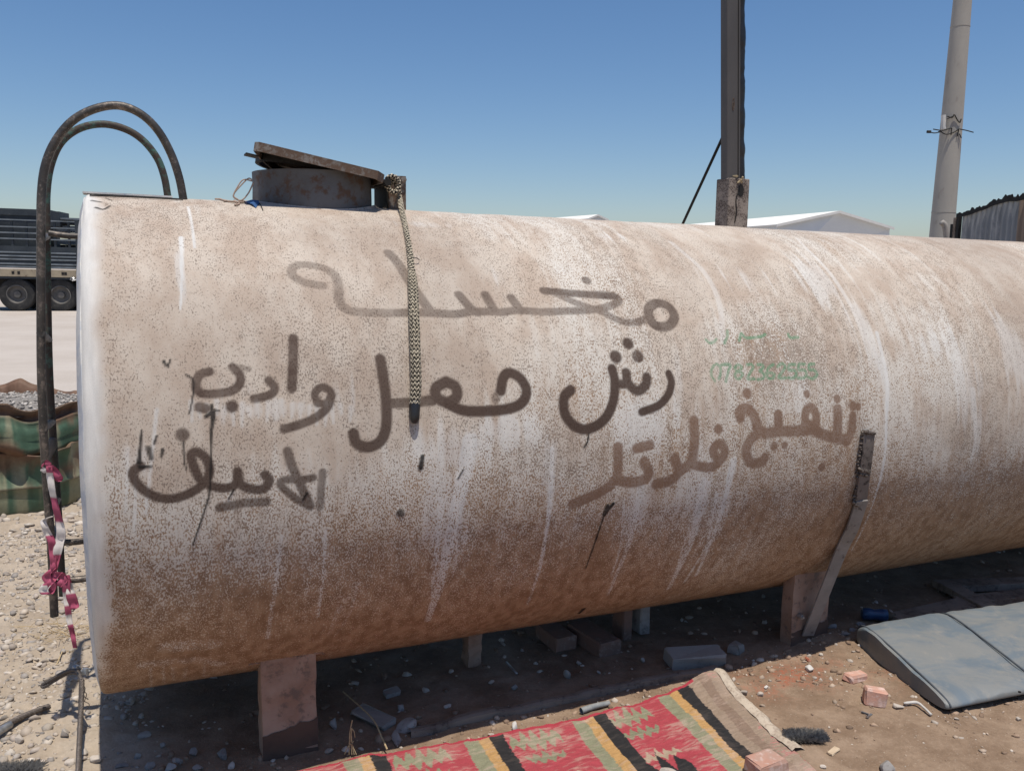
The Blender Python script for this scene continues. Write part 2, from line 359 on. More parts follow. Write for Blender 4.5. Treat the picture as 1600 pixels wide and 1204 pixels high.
# ------------------------------------------------------------------ the tank
tank = thing('storage_tank', G(2.5, 0), 'long rusty cream steel tank lying on short legs with sprayed Arabic graffiti', 'tank')
S1 = 6.4; D = .0046
s_t = np.concatenate([np.arange(S_END + .003, 3.75, D), np.arange(3.75, 4.6, .012), np.arange(4.6, S1, .05), [S1]])
th_t = np.concatenate([np.arange(-74, 90, math.degrees(D / TR)), np.arange(90, 286, 2.5)]) * math.pi / 180
SS, TT = np.meshgrid(s_t, th_t); ARC = TT * TR
PR = np.zeros(SS.shape + (4,)); MK = np.zeros(SS.shape + (4,))   # print marks; surface states
SL = slice(0, int(np.searchsorted(th_t, math.radians(90))))
s_axis, a_axis = s_t, th_t[SL] * TR
def stroke(ch, pts, wpx, al=1.0, soft=.20, arr=PR, seg=None, w2=None):
    """brush line on the shell; pts are (x, y) in photo pixels laid on the cylinder, wpx the width there"""
    if arr is PR and ch < 2: al = al ** .72
    P = spline(np.array(pts, float), max(6, 5 * len(pts))) if len(pts) > 2 else np.array(pts, float) if len(pts) == 2 else np.array([pts[0], pts[0]], float)
    if len(pts) == 2: P = np.array([P[0] + (P[1] - P[0]) * t for t in np.linspace(0, 1, 5)])
    Q = []
    for x, y in P: s, th = tk(x, y); Q.append((s, th * TR))
    Q = np.array(Q); xm, ym = P[len(P) // 2]
    e1 = np.linalg.norm(tp(xm + 1, ym) - tp(xm - 1, ym)) / 2
    wd = wpx * e1 / 2; wend = wd if w2 is None else w2 * e1 / 2
    pad = max(wd, wend) * 1.5 + .004
    i0, i1 = np.searchsorted(s_axis, [Q[:, 0].min() - pad, Q[:, 0].max() + pad]); j0, j1 = np.searchsorted(a_axis, [Q[:, 1].min() - pad, Q[:, 1].max() + pad])
    if i1 <= i0 or j1 <= j0: return
    gs_, ga_ = np.meshgrid(s_axis[i0:i1], a_axis[j0:j1]); best = np.zeros(gs_.shape)
    for k in range(len(Q) - 1):
        p, q = Q[k], Q[k + 1]; d = q - p; L = d @ d + 1e-12
        t = np.clip(((gs_ - p[0]) * d[0] + (ga_ - p[1]) * d[1]) / L, 0, 1)
        dist = np.hypot(gs_ - p[0] - t * d[0], ga_ - p[1] - t * d[1]); r = wd + (wend - wd) * (k + t) / (len(Q) - 1)
        best = np.maximum(best, 1 - sst(r * (1 - soft) - .0005, r * (1 + soft) + .0015, dist))
    v = arr[j0:j1, i0:i1, ch]; np.maximum(v, best * al * (1.0 if arr is MK or al > .94 else .86 + .28 * fbm(gs_ * 30, ga_ * 30, 77, 2)), out=v)
def cA(q): return [(180 + x / 2.618, 360 + y / 2.618) for x, y in q]
def cB(q): return [(620 + x / 2.618, 360 + y / 2.618) for x, y in q]
def cC(q): return [(1040 + x / 3.01, 460 + y / 3.01) for x, y in q]
def cG(q): return [(1080 + x / 6.667, 500 + y / 6.667) for x, y in q]
k1, k3 = 1 / 2.618, 1 / 3.01
for q, wd, al in [
    ([(385, 578), (345, 592), (330, 635), (352, 666), (410, 668), (480, 655), (510, 625), (508, 590), (480, 560)], 38, .88),
    ([(505, 560), (545, 568)], 24, .4), ([(345, 722), (368, 728)], 44, .9), ([(477, 720)], 52, .9),
    ([(628, 614), (652, 642), (640, 668), (600, 682), (568, 688)], 36, .86), ([(728, 442), (727, 540), (722, 645)], 40, .88),
    ([(830, 708), (816, 668), (842, 642), (876, 654), (882, 685), (858, 708), (826, 704)], 32, .86),
    ([(884, 672), (868, 722), (820, 765), (750, 795), (690, 812)], 36, .86),
    ([(1084, 526), (1096, 600), (1108, 700), (1108, 800), (1085, 860), (1035, 885), (988, 870), (974, 830)], 44, .95),
    ([(1115, 708), (1200, 705), (1300, 697)], 38, .8),
    ([(104, 962), (72, 990), (95, 1040), (160, 1085), (230, 1095), (300, 1075), (360, 1035), (386, 985), (370, 930), (330, 905), (310, 920), (322, 965), (350, 1020), (400, 1045), (450, 1052), (495, 1035), (500, 985)], 39, .95),
    ([(500, 985), (512, 1035), (560, 1056), (608, 1054), (630, 1022), (612, 998)], 39, .92),
    ([(275, 835)], 58, .8), ([(428, 1132), (480, 1122), (540, 1112), (618, 1108)], 38, .7),
    ([(705, 902), (722, 960), (760, 1045), (798, 1125)], 38, .8), ([(798, 1130), (735, 1092), (678, 1042), (690, 1020), (760, 1018), (810, 1010)], 32, .8),
    ([(848, 988), (842, 1060), (838, 1130)], 32, .62),
    ([(848, 228), (780, 215), (730, 190), (722, 162), (752, 142), (830, 150), (888, 175), (912, 220), (916, 285), (945, 324), (1010, 335), (1100, 338), (1300, 335)], 38, .36),
    ([(1118, 92), (1160, 140), (1210, 220), (1282, 322)], 42, .5)]:
    stroke(0, cA(q), wd * k1, al)
for q, wd, al in [
    ([(255, 264), (302, 318), (330, 334)], 38, .62), ([(362, 264), (396, 322)], 38, .62), ([(468, 276), (506, 326)], 38, .62),
    ([(0, 338), (100, 336), (240, 342), (300, 332), (395, 332), (430, 334), (500, 326), (620, 332), (800, 325), (870, 310), (906, 290), (892, 270), (840, 262), (760, 262), (600, 246)], 32, .55),
    ([(600, 246), (760, 262), (890, 270)], 32, .75),
    ([(640, 255), (740, 300), (840, 335), (900, 365), (950, 378), (1000, 370), (1032, 345)], 28, .5),
    ([(1030, 350), (1030, 320), (1060, 299), (1108, 310), (1134, 350), (1120, 384), (1088, 395), (1050, 385), (1030, 350)], 36, .72), ([(775, 206)], 38, .6),
    ([(202, 618), (240, 640), (244, 680), (205, 702), (166, 684), (160, 645), (202, 618)], 44, .95),
    ([(0, 706), (100, 699), (165, 684)], 38, .8),
    ([(205, 706), (270, 735), (350, 739), (450, 730), (512, 705), (531, 655), (506, 605), (462, 582), (436, 602), (426, 655)], 40, 1.), ([(420, 660), (405, 690)], 34, .4),
    ([(712, 652), (686, 682), (690, 750), (730, 800), (785, 812), (850, 772), (885, 700), (892, 620), (880, 566)], 38, 1.),
    ([(890, 628), (935, 628)], 34, .95), ([(938, 582), (946, 625), (985, 655), (1018, 630), (1022, 600)], 36, .95),
    ([(945, 463)], 44, .95), ([(895, 517)], 48, .95), ([(985, 515)], 46, .8), ([(1112, 586), (1122, 620), (1110, 670), (1070, 715), (1002, 742)], 29, 1.)]:
    stroke(0, cB(q), wd * k1, al)
for q, wd in [([(905, 886), (905, 960), (895, 1015), (850, 1060), (790, 1090), (720, 1118)], 38), ([(895, 1018), (960, 1030), (1018, 1015), (1030, 985), (1012, 945)], 38),
              ([(980, 891), (1035, 878)], 36), ([(1136, 932), (1152, 985), (1120, 1022), (1060, 1036)], 38), ([(1215, 778), (1216, 880), (1200, 950), (1150, 988)], 38)]:
    stroke(1, cB(q), wd * k1, .85)
for q, wd in [([(133, 800), (200, 812), (250, 788), (278, 745), (268, 710), (240, 706), (222, 735), (238, 765)], 38), ([(248, 632)], 40),
              ([(352, 578), (348, 552), (380, 536), (408, 560), (424, 600), (432, 632), (470, 652), (530, 642), (600, 642), (640, 632)], 42),
              ([(450, 642), (400, 682), (378, 740), (402, 790), (450, 786), (465, 766)], 40), ([(527, 566), (530, 640)], 40),
              ([(655, 620), (656, 555), (680, 532), (704, 560), (704, 612), (670, 612)], 36), ([(600, 642), (690, 636), (750, 662), (850, 684)], 40),
              ([(808, 542), (808, 670)], 42), ([(880, 572), (874, 640), (852, 690)], 36), ([(382, 465)], 42), ([(662, 468)], 30), ([(805, 490)], 32),
              ([(880, 523)], 38), ([(905, 528)], 28), ([(508, 713)], 34), ([(558, 708)], 28), ([(733, 810)], 32)]:
    stroke(1, cC(q), wd * k3, .85)
for q in [[(262, 458), (300, 490), (302, 560), (285, 610)], [(235, 470), (208, 520), (210, 580), (245, 635)], [(315, 465), (405, 465), (385, 540), (360, 640)],
          [(490, 462), (525, 490), (490, 530), (455, 495), (490, 462)], [(490, 530), (535, 565), (490, 612), (452, 572), (490, 530)],
          [(580, 465), (625, 462), (642, 495), (605, 560), (588, 612), (655, 612)], [(690, 465), (735, 465), (748, 495), (712, 530), (755, 560), (745, 605), (690, 618)],
          [(855, 462), (802, 500), (785, 560), (802, 606), (850, 602), (862, 562), (800, 545)], [(900, 485), (940, 452), (978, 485), (935, 555), (908, 602), (985, 602)],
          [(1080, 462), (1022, 465), (1015, 520), (1070, 522), (1094, 560), (1060, 604), (1010, 600)], [(1180, 458), (1124, 460), (1120, 520), (1178, 522), (1200, 568), (1160, 604), (1110, 600)],
          [(1275, 455), (1228, 465), (1226, 512), (1280, 522), (1308, 568), (1270, 608), (1222, 600)],
          [(150, 205), (190, 238), (235, 228), (262, 198)], [(378, 112), (376, 170), (345, 240)], [(498, 215), (520, 142), (560, 182), (640, 182), (720, 172), (770, 150)], [(1010, 150), (1032, 184), (1110, 180)]]:
    stroke(2, cG(q), 25 / 6.667, .82)
# black tar runs and scabs
for q, wa, wb in [([(290, 585), (302, 595), (301, 620), (296, 645)], 3, 2), ([(331, 632), (330, 660), (328, 760), (318, 800), (301, 850)], 4, 2.2), ([(322, 650), (334, 645), (330, 672)], 6, 5), ([(331, 640), (343, 641)], 4, 2),
                  ([(221, 672), (219, 700), (217, 722)], 3, 7), ([(232, 700), (236, 715)], 10, 7), ([(245, 680), (241, 692)], 3, 4), ([(254, 702), (252, 712)], 6, 4), ([(218, 728), (236, 728)], 6, 3), ([(286, 690), (288, 720), (291, 732)], 3, 2),
                  ([(365, 765), (356, 780)], 3, 2), ([(256, 565), (260, 572)], 6, 3), ([(266, 562), (262, 575)], 3, 2),
                  ([(958, 786), (950, 795), (944, 803), (949, 790)], 5, 7), ([(944, 803), (930, 845), (915, 887)], 2.4, 2), ([(920, 678), (918, 690), (913, 698)], 2.6, 2),
                  ([(912, 951), (905, 958)], 5, 3), ([(145, 314), (158, 316)], 8, 6), ([(165, 310), (175, 313)], 4, 3), ([(150, 325), (162, 328), (172, 322)], 6, 3), ([(660, 712), (657, 730)], 6, 8), ([(724, 733), (715, 748)], 2, 1.5), ([(625, 800), (627, 802)], 12, 10),
                  ([(479, 770), (473, 780)], 4, 2)]:
    stroke(3, q, wa, .92 if wa < 8 else .8, .25, w2=wb)
# --- surface states: r white paint, g rust cover, b ochre stain, a sooty film, dark mark by the strut
a0 = np.degrees(TT); low = sst(8, -30, a0)
str_n = fbm(SS * 42, ARC * 3.2, 41, 3); pat = fbm(SS * 4.2, ARC * 3.0, 44, 4); pat2 = fbm(SS * 1.6, ARC * 2.1, 47, 3)
cover = .44 + .07 * sst(12, -6, a0) + .12 * sst(-6, -26, a0) + .06 * sst(-28, -50, a0) + (pat - .5) * .22 + (pat2 - .5) * .16 - .03 * sst(20, 40, a0)
cover += .10 * np.exp(-((SS - 2.35) / .30) ** 2 - ((a0 - 24) / 12) ** 2)
stain = .10 + .25 * np.exp(-((SS - .1) / .45) ** 2) * sst(-12, -40, a0) + .16 * sst(26, 4, a0) + .22 * sst(8, -14, a0) + .34 * sst(-14, -40, a0) + (pat2 - .5) * .7 + (str_n - .5) * .25
soot = (1 - sst(.25, .62, pat2)) * .35 * sst(-30, 30, a0)
white = np.zeros(SS.shape)
def blob(x, y, rx, ry, k=1.0):
    s, th = tk(x, y); e = np.linalg.norm(tp(x + 2, y) - tp(x - 2, y)) / 4
    np.maximum(white, k * np.exp(-(((SS - s) / (rx * e)) ** 2 + ((ARC - th * TR) / (ry * e * 1.1)) ** 2) * .9), out=white)
for b in [(710, 700, 75, 50), (690, 790, 50, 95), (790, 672, 60, 30), (720, 850, 26, 80, .8), (1000, 665, 60, 45, .9), (1065, 600, 40, 70, .8), (1095, 740, 40, 60, .9), (990, 800, 35, 80, .8), (1120, 800, 28, 70, .8),
          (390, 610, 60, 30, .7), (420, 640, 90, 22, .9), (350, 650, 60, 30, .7), (230, 720, 45, 50, .7), (283, 430, 9, 60, .95), (860, 760, 20, 90, .7), (1160, 440, 90, 50, .6), (1290, 430, 60, 60, .75), (1350, 520, 35, 70, .9),
          (1385, 585, 22, 45, 1.0), (1450, 540, 60, 35, .8), (1510, 590, 30, 60, 1.0), (1590, 560, 25, 50, .9), (1530, 660, 14, 40, .8), (900, 420, 70, 30, .6), (640, 350, 80, 20, .6), (500, 400, 90, 40, .35), (1250, 620, 50, 40, .6), (1180, 560, 60, 50, .5), (1430, 690, 60, 20, .6),
          (1580, 830, 60, 26, .45), (960, 370, 150, 16, .5), (1230, 700, 40, 30, .5), (700, 560, 70, 40, .4), (760, 440, 50, 40, .4), (540, 620, 50, 40, .4)]:
    blob(*b)
white = sst(.40, .66, white * .78 + (str_n - .5) * .75 + (pat - .5) * .5) * .48
MK[..., 0] = white
for q, wa, wb, al in [([(283, 372), (284, 430), (282, 484)], 11, 2.5, .9), ([(294, 322), (300, 350), (304, 388)], 6, 3, .8), ([(440, 836), (432, 900), (418, 995)], 5, 8, .55), ([(508, 830), (505, 900), (496, 962)], 7, 5, .5), ([(530, 948), (515, 990)], 12, 6, .35),
                      ([(735, 690), (712, 800), (690, 900), (668, 968)], 36, 10, .7), ([(690, 780), (684, 840), (676, 930)], 16, 6, .6), ([(864, 700), (858, 800), (845, 880), (824, 945)], 8, 5, .75), ([(1002, 760), (985, 840), (950, 930)], 16, 4, .6), ([(975, 780), (970, 850), (955, 900)], 5, 4, .5),
                      ([(1100, 755), (1082, 840), (1045, 920)], 22, 6, .75), ([(1120, 770), (1105, 850), (1070, 910)], 6, 4, .7), ([(1146, 720), (1125, 810), (1088, 900)], 14, 4, .8),
                      ([(1370, 520), (1385, 590), (1385, 640)], 7, 6, .7), ([(1385, 624), (1382, 709), (1370, 765), (1350, 820), (1330, 860)], 5, 2, .85), ([(1520, 610), (1525, 680), (1518, 720)], 12, 3, .6), ([(245, 640), (232, 760), (228, 800)], 8, 4, .6), ([(200, 700), (196, 800)], 8, 3, .5), ([(212, 730), (210, 830)], 6, 3, .6),
                      ([(1245, 372), (1300, 430), (1345, 505), (1375, 575)], 5, 8, .45), ([(1048, 378), (1100, 425), (1124, 475), (1130, 530)], 10, 8, .35), ([(1085, 800), (1060, 880)], 5, 3, .5), ([(560, 910), (545, 960), (525, 990)], 6, 4, .3)]:
    stroke(0, q, wa * .72, min(1, al * 1.15), .22, arr=MK, w2=wb)
prim = np.zeros(SS.shape)     # cream primer daub with runs near the left foot
for q, wa, wb in [([(225, 1038), (300, 1030), (345, 1036)], 22, 20), ([(235, 1040), (236, 1072)], 4, 3), ([(255, 1040), (256, 1066)], 4, 3), ([(270, 1042), (271, 1062)], 5, 3), ([(290, 1042), (288, 1058)], 4, 3), ([(320, 1035), (318, 1056)], 4, 3), ([(262, 1010), (335, 1005)], 30, 26)]:
    stroke(0, q, wa, .5, .4, arr=MK, w2=wb)
for x0 in range(300, 560, 13):
    stroke(0, [(x0 + random.uniform(-4, 4), 632 + random.uniform(-6, 8)), (x0, 650 + random.uniform(-4, 16))], 9, .55, .4, arr=MK, w2=3)
band = sst(-.062, -.12, SS + (fbm(SS * 9, ARC * 9, 51, 3) - .5) * .06) * sst(-62, -24, a0 + 18 * (pat - .5))
MK[..., 0] = np.maximum(MK[..., 0], band * .95)
MK[..., 1] = np.clip(cover - .34 * band, 0, 1); MK[..., 2] = np.clip(stain - .2 * band, 0, 1); MK[..., 3] = np.clip(soot, 0, 1)
# dark blurred mark beside the strut
s0, t0_ = tk(1345, 740)
MK[..., 3] = np.clip(MK[..., 3] + .75 * np.exp(-((SS - s0 + .022 + .03 * (a0 + 10) / 30) / .035) ** 2 - ((a0 + 18) / 22) ** 2), 0, 1)
# relief: rolled-plate waviness, girth welds, thick paint runs, pits
rad = TR + (fbm(SS * 1.7, ARC * 1.4, 61, 3) - .5) * .010 + (fbm(SS * 14, ARC * 10, 63, 3) - .5) * .0018
for sw in (1.32, 2.10, 2.76, 4.3): rad += .0022 * np.exp(-((SS - sw) / .006) ** 2) * (.5 + fbm(SS * 90, ARC * 70, 65, 2)) - .003 * np.exp(-((SS - sw) / .05) ** 2)
rad += .0012 * MK[..., 0] * sst(.3, .7, str_n) + .0022 * PR[..., 3]
rad += .003 * np.exp(-((SS + .062) / .006) ** 2) * (fbm(SS * 60, ARC * 26, 66, 3))
rad -= .011 * np.exp(-(SS - S_END - .003) / .006)
VX = CT + SS[..., None] * A + (rad * np.cos(TT))[..., None] * N + (rad * np.sin(TT))[..., None] * V
na, nb = SS.shape; ii = np.arange(na * nb).reshape(na, nb); jj = np.vstack([ii, ii[:1]])
qd = np.stack([jj[:-1, :-1], jj[:-1, 1:], jj[1:, 1:], jj[1:, :-1]], -1).reshape(-1, 4)
def shell_mat():
    t = NT('tank_paint_and_rust'); pr = t.attr('print'); mk = t.attr('state'); uv = t.attr('suv').outputs['Vector']
    a = t.n('ShaderNodeSeparateColor'); t.l(pr.outputs['Color'], a.inputs[0]); m = t.n('ShaderNodeSeparateColor'); t.l(mk.outputs['Color'], m.inputs[0])
    mp = t.n('ShaderNodeMapping'); mp.inputs['Scale'].default_value = (1, .58, 1); t.l(uv, mp.inputs[0]); U = mp.outputs[0]
    spf = t.noise(U, 215, 2, .6, .25); spc = t.noise(U, 185, 3, .65, .4); zsel = t.ramp(t.noise(U, 3.1, 4, .65), .44, .66)
    sp = t.math('ADD', t.math('MULTIPLY', spf, t.math('SUBTRACT', 1.0, zsel)), t.math('MULTIPLY', spc, zsel)); sp2 = t.noise(U, 480, 2, .6); clump = t.noise(U, 38, 3, .6); lg = t.noise(U, 7, 5, .65); md = t.noise(U, 26, 4, .6)
    mp2 = t.n('ShaderNodeMapping'); mp2.inputs['Scale'].default_value = (1, .12, 1); t.l(uv, mp2.inputs[0]); stz = t.noise(mp2.outputs[0], 45, 4, .6)
    ochre = m.outputs[2]
    paint = t.mix(t.ramp(lg, .35, .65), (.455, .36, .285), (.56, .48, .40))
    mid = t.ramp(t.math('ADD', ochre, t.math('MULTIPLY', lg, .22)), .27, .45)
    paint = t.mix(t.math('MULTIPLY', mid, t.ramp(t.noise(mp2.outputs[0], 11, 4, .6), .30, .55)), paint, (.61, .56, .495))
    paint = t.mix(t.math('MULTIPLY', t.ramp(ochre, .36, .95), .85), paint, t.mix(t.ramp(md, .35, .65), (.41, .275, .175), (.54, .42, .315)))
    paint = t.mix(t.math('MULTIPLY', m.outputs[0], .92), paint, t.mix(t.ramp(stz, .3, .7), (.56, .55, .53), (.70, .68, .645)))
    th = t.math('SUBTRACT', 1.0, m.outputs[1]); th = t.math('ADD', t.math('MULTIPLY', th, .50), .252)
    th = t.math('ADD', th, t.math('MULTIPLY', m.outputs[0], .075))
    s_all = t.math('ADD', t.math('MULTIPLY', sp, .80), t.math('MULTIPLY', sp2, .20)); s_all = t.math('ADD', s_all, t.math('MULTIPLY', t.math('SUBTRACT', clump, .5), .22))
    dlt = t.math('SUBTRACT', s_all, th); k = t.ramp(dlt, -.015, .05)
    rust_hi = t.mix(t.ramp(md, .3, .7), (.115, .085, .066), (.23, .175, .135)); rust_lo = t.mix(t.ramp(md, .35, .65), (.195, .106, .054), (.31, .19, .108))
    rust = t.mix(t.ramp(ochre, .16, .42), rust_hi, rust_lo)
    col = t.mix(t.math('MULTIPLY', k, t.math('ADD', .70, t.math('MULTIPLY', t.ramp(ochre, .1, .5), .18))), paint, rust)
    col = t.mix(t.math('MULTIPLY', mk.outputs['Alpha'], .55), col, (.085, .06, .052))
    grain = t.math('ADD', .80, t.math('MULTIPLY', sp2, .4))
    def over(c, al, ink, show):
        f = t.math('MULTIPLY', al, t.math('SUBTRACT', 1.0, t.math('MULTIPLY', t.math('SUBTRACT', 1.0, k), show))); return t.mix(f, c, ink)
    col = over(col, a.outputs[2], (.13, .26, .15), .3)
    col = over(col, a.outputs[1], (.205, .122, .08), .05)
    col = over(col, a.outputs[0], (.068, .042, .031), .03)
    col = over(col, pr.outputs['Alpha'], (.012, .010, .009), 0)
    mv = t.n('ShaderNodeVectorMath', operation='SCALE'); t.l(col, mv.inputs[0]); t.l(grain, mv.inputs['Scale'])
    t.bump(t.math('ADD', t.math('MULTIPLY', k, -.6), t.math('MULTIPLY', sp2, .5)), .45, .002)
    return t.done(mv.outputs[0], .78, 0, .25)
base = wloc(tank)
shell = bigmesh('shell', VX.reshape(-1, 3) - base, qd, shell_mat()); shell.parent = tank
for nm, arr in (('print', PR), ('state', MK)):
    q = shell.data.color_attributes.new(nm, 'FLOAT_COLOR', 'POINT'); q.data.foreach_set('color', np.clip(arr, 0, 1).astype(np.float32).ravel())
q = shell.data.attributes.new('suv', 'FLOAT_VECTOR', 'POINT'); q.data.foreach_set('vector', np.stack([SS, ARC, np.zeros_like(SS)], -1).astype(np.float32).ravel())
def cap_mesh(s_in, s_rim, sign):
    mb = MB(); prof = [(s_rim - sign * .008, TR - .017), (s_rim - sign * .002, TR - .012), (s_rim, TR - .018), (s_rim + sign * .012, TR - .06), (s_rim + sign * .028, TR * .6), (s_rim + sign * .034, .001)]
    an = np.linspace(0, 2 * math.pi, 180, endpoint=False); rows = []
    for s, r in prof:
        rr = r + (fbm(np.cos(an) * 6 + 9, np.sin(an) * 6 + 9, 71, 3) - .5) * .004 * (r > .5)
        rows.append(np.array([W(s + .004 * (vn(an * 9, 0 * an, 5)[i] - .5), rr[i] * math.cos(an[i]), rr[i] * math.sin(an[i])) for i in range(180)]))
    mb.grid(np.array(rows), closed=True); return mb
cap_mesh(S_END + .026, S_END, -1).build('end_cap', M['endcap'], tank, smooth=True)
cap_mesh(S1 - .026, S1, 1).build('end_cap', M['endcap'], tank, smooth=True)
# legs: two pairs
def leg(s0, s1, n0, n1, foot=.16, skew=0.0, mat='leg'):
    mb = MB(); k = 9; zz = np.linspace(0, 1, k); rows = []
    def top(n): return CT[2] + (s0 * A)[2] - math.sqrt(TR ** 2 - n * n) + .02
    ring = [(s0, n0), (s1, n0), (s1, n1), (s0, n1)]
    for z in zz:
        row = []
        for s, n in ring:
            h = -.05 + (top(n) + .05) * z; row.append(G(s + skew * (1 - z), n, h) + RNG.normal(0, .0022, 3) * (0 < z < 1))
        rows.append(row)
    mb.grid(np.array(rows), closed=True); return mb
def pleg(x0, x1, yb, off, depth, label=None):
    z = gp((x0 + x1) / 2, yb)
    s0 = sn(pn(x0, yb, off))[0]; s1 = sn(pn(x1, yb, off))[0]
    b = leg(s0, s1, off, off - depth).build('support_leg', M['leg'], tank)
    ft = MB(); zt = .09
    ring = [(s0 - .002, off + .003), (s1 + .002, off + .003), (s1 + .002, off - depth), (s0 - .002, off - depth)]
    rows = [[G(s, n, -.04) for s, n in ring]]
    for s, n in ring: pass
    m = 12; poly = []
    lo = [G(s0 - .002 + (s1 - s0 + .004) * i / m, off + .003, -.04) for i in range(m + 1)]
    hi = [G(s0 - .002 + (s1 - s0 + .004) * i / m, off + .003, .07 + .03 * vn(i * .5, 3.1, 9) + .02 * (i > m * .6)) for i in range(m + 1)]
    ft.grid(np.array([lo, hi])); ft.build('soil_crust', M['leg_soil'], b)
    return b, s0, s1
L1, a0_, a1_ = pleg(406, 491, 1180, .575, .10)
L2, b0_, b1_ = pleg(1231, 1286, 1020, .60, .07)
mid_s, mid_n, _ = sn(gp(738, 1036))
leg(mid_s - .03, mid_s + .03, mid_n, mid_n - .08).build('support_leg', M['leg'], tank)
leg(b0_, b1_, -.50, -.56).build('support_leg', M['leg'], tank); leg(a0_, a1_, -.50, -.58).build('support_leg', M['leg'], tank)
# weld scabs where the first leg meets the shell
mb = MB()
for i in range(26):
    s = a0_ - .03 + (a1_ - a0_ + .06) * i / 25; th = -math.acos(.575 / TR) - .015 + RNG.normal(0, .012)
    mb.tube(spline([W(s, (TR + .002) * math.cos(th), (TR + .002) * math.sin(th)), W(s + .007, (TR + .002) * math.cos(th + .01), (TR + .003) * math.sin(th + .01)), W(s + .014, (TR + .001) * math.cos(th), (TR + .001) * math.sin(th))], 5), random.uniform(.002, .0045), 5)
mb.build('weld_bead', M['leg'], tank)['kind'] = 'stuff'
# strut: flat bar welded down the side and out to the second leg
def bar(path, width, thick, wdir):
    P = np.asarray(path); mb = MB(); rows = []
    T = np.gradient(P, axis=0)
    for p, t in zip(P, T):
        t = t / np.linalg.norm(t); u = np.asarray(wdir) - t * (np.asarray(wdir) @ t); u /= np.linalg.norm(u); b = np.cross(t, u)
        rows.append([p + u * width / 2 + b * thick / 2, p - u * width / 2 + b * thick / 2, p - u * width / 2 - b * thick / 2, p + u * width / 2 - b * thick / 2])
    rows = np.array(rows); mb.grid(rows, closed=True); k = len(P) * 4
    mb.f += [(0, 1, 2, 3), (k - 4, k - 3, k - 2, k - 1)]; return mb
up_path = [tp(x, y, .008) for x, y in ((1357, 674), (1355, 700), (1352, 725), (1348, 755), (1344, 786))]
st = bar(spline(up_path, 14), .060, .012, A).build('strut', M['strut'], tank)
q0 = tp(1346, 782, .016); q2 = pn(1262, 992, .613); q1 = pn(1311, 868, .75)
bar(spline([q0, q0 * .55 + q1 * .45 + N * .01, q1, q2], 20), .062, .008, A - .35 * V).build('brace', M['brace'], st)
mb = MB()
def scab(x0, y0, x1, y1, n, r, off=.014):
    for i in range(n):
        t = i / max(1, n - 1); c = tp(x0 + (x1 - x0) * t + random.uniform(-1, 1), y0 + (y1 - y0) * t + random.uniform(-1, 1), off)
        d = RNG.normal(0, .004, 3); mb.tube([c - d, c + d * .2, c + d + A * .003], [r * .7, r, r * .6], 6)
scab(1348, 674, 1338, 745, 16, .006, .006); scab(1352, 674, 1366, 678, 6, .008); scab(1343, 733, 1360, 737, 9, .008); scab(1334, 785, 1345, 795, 8, .008); scab(1345, 740, 1352, 742, 5, .007); scab(1338, 760, 1334, 785, 6, .006, .006)
mb.build('weld_bead', M['weld'], st)['kind'] = 'stuff'
bm_ = MB(); c = pn(1251, 962, .612); bm_.tube([c - N * .02, c + N * .012], .012, 8); bm_.tube([c - N * .0, c + N * .02], .006, 6); bm_.build('bolt', M['clamp'], L2)
# manhole neck
nl, nr = sn(pn(396, 290, 0))[0], sn(pn(585, 300, 0))[0]; NS, NR = (nl + nr) / 2, (nr - nl) / 2 * .97
zt_l = pn(470, 262, .2)[2]; zt_r = pn(575, 274, .1)[2]
ztop = pn(490, 264, NR)[2]
mb = MB(); an = np.linspace(0, 2 * math.pi, 96, endpoint=False); rows = []
for k in range(6):
    row = []
    for t in an:
        s, n = NS + NR * math.cos(t), NR * math.sin(t); zb = W(s, n, math.sqrt(TR ** 2 - n * n))[2] - .01
        P = G(s, n, 0); P[2] = zb + (ztop - zb) * k / 5; P += (np.array(AH) * math.cos(t) + N * math.sin(t)) * .003 * (vn(t * 2, k * .7, 4) - .5) * 2; row.append(P)
    rows.append(row)
row = [];
for rr, dz in ((NR - .010, 0), (NR - .010, -.14)):
    rows.append([np.array([*G(NS + rr * math.cos(t), rr * math.sin(t))[:2], ztop + dz]) for t in an])
mb.grid(np.array(rows), closed=True); neck = mb.build('manhole_neck', M['rusty_grey'], tank, smooth=True, angle=40)
# fillet of plate swept up round the neck
mb = MB(); rows = []
for rr, dz in ((NR + .003, .014), (NR + .010, .005), (NR + .024, .003), (NR + .05, .001)):
    row = []
    for t in an:
        s, n = NS + rr * math.cos(t), rr * math.sin(t); q = .55 + .45 * abs(math.cos(t)) ** 2
        row.append(W(s, n, math.sqrt(max(TR ** 2 - n * n, 0)) + dz * q))
    rows.append(row)
mb.grid(np.array(rows), closed=True); mb.build('neck_collar', worn('neck_collar_paint', (.52, .44, .375), (.44, .36, .30), 20, (.2, .14, .11), 120, .3, .85), neck, smooth=True)
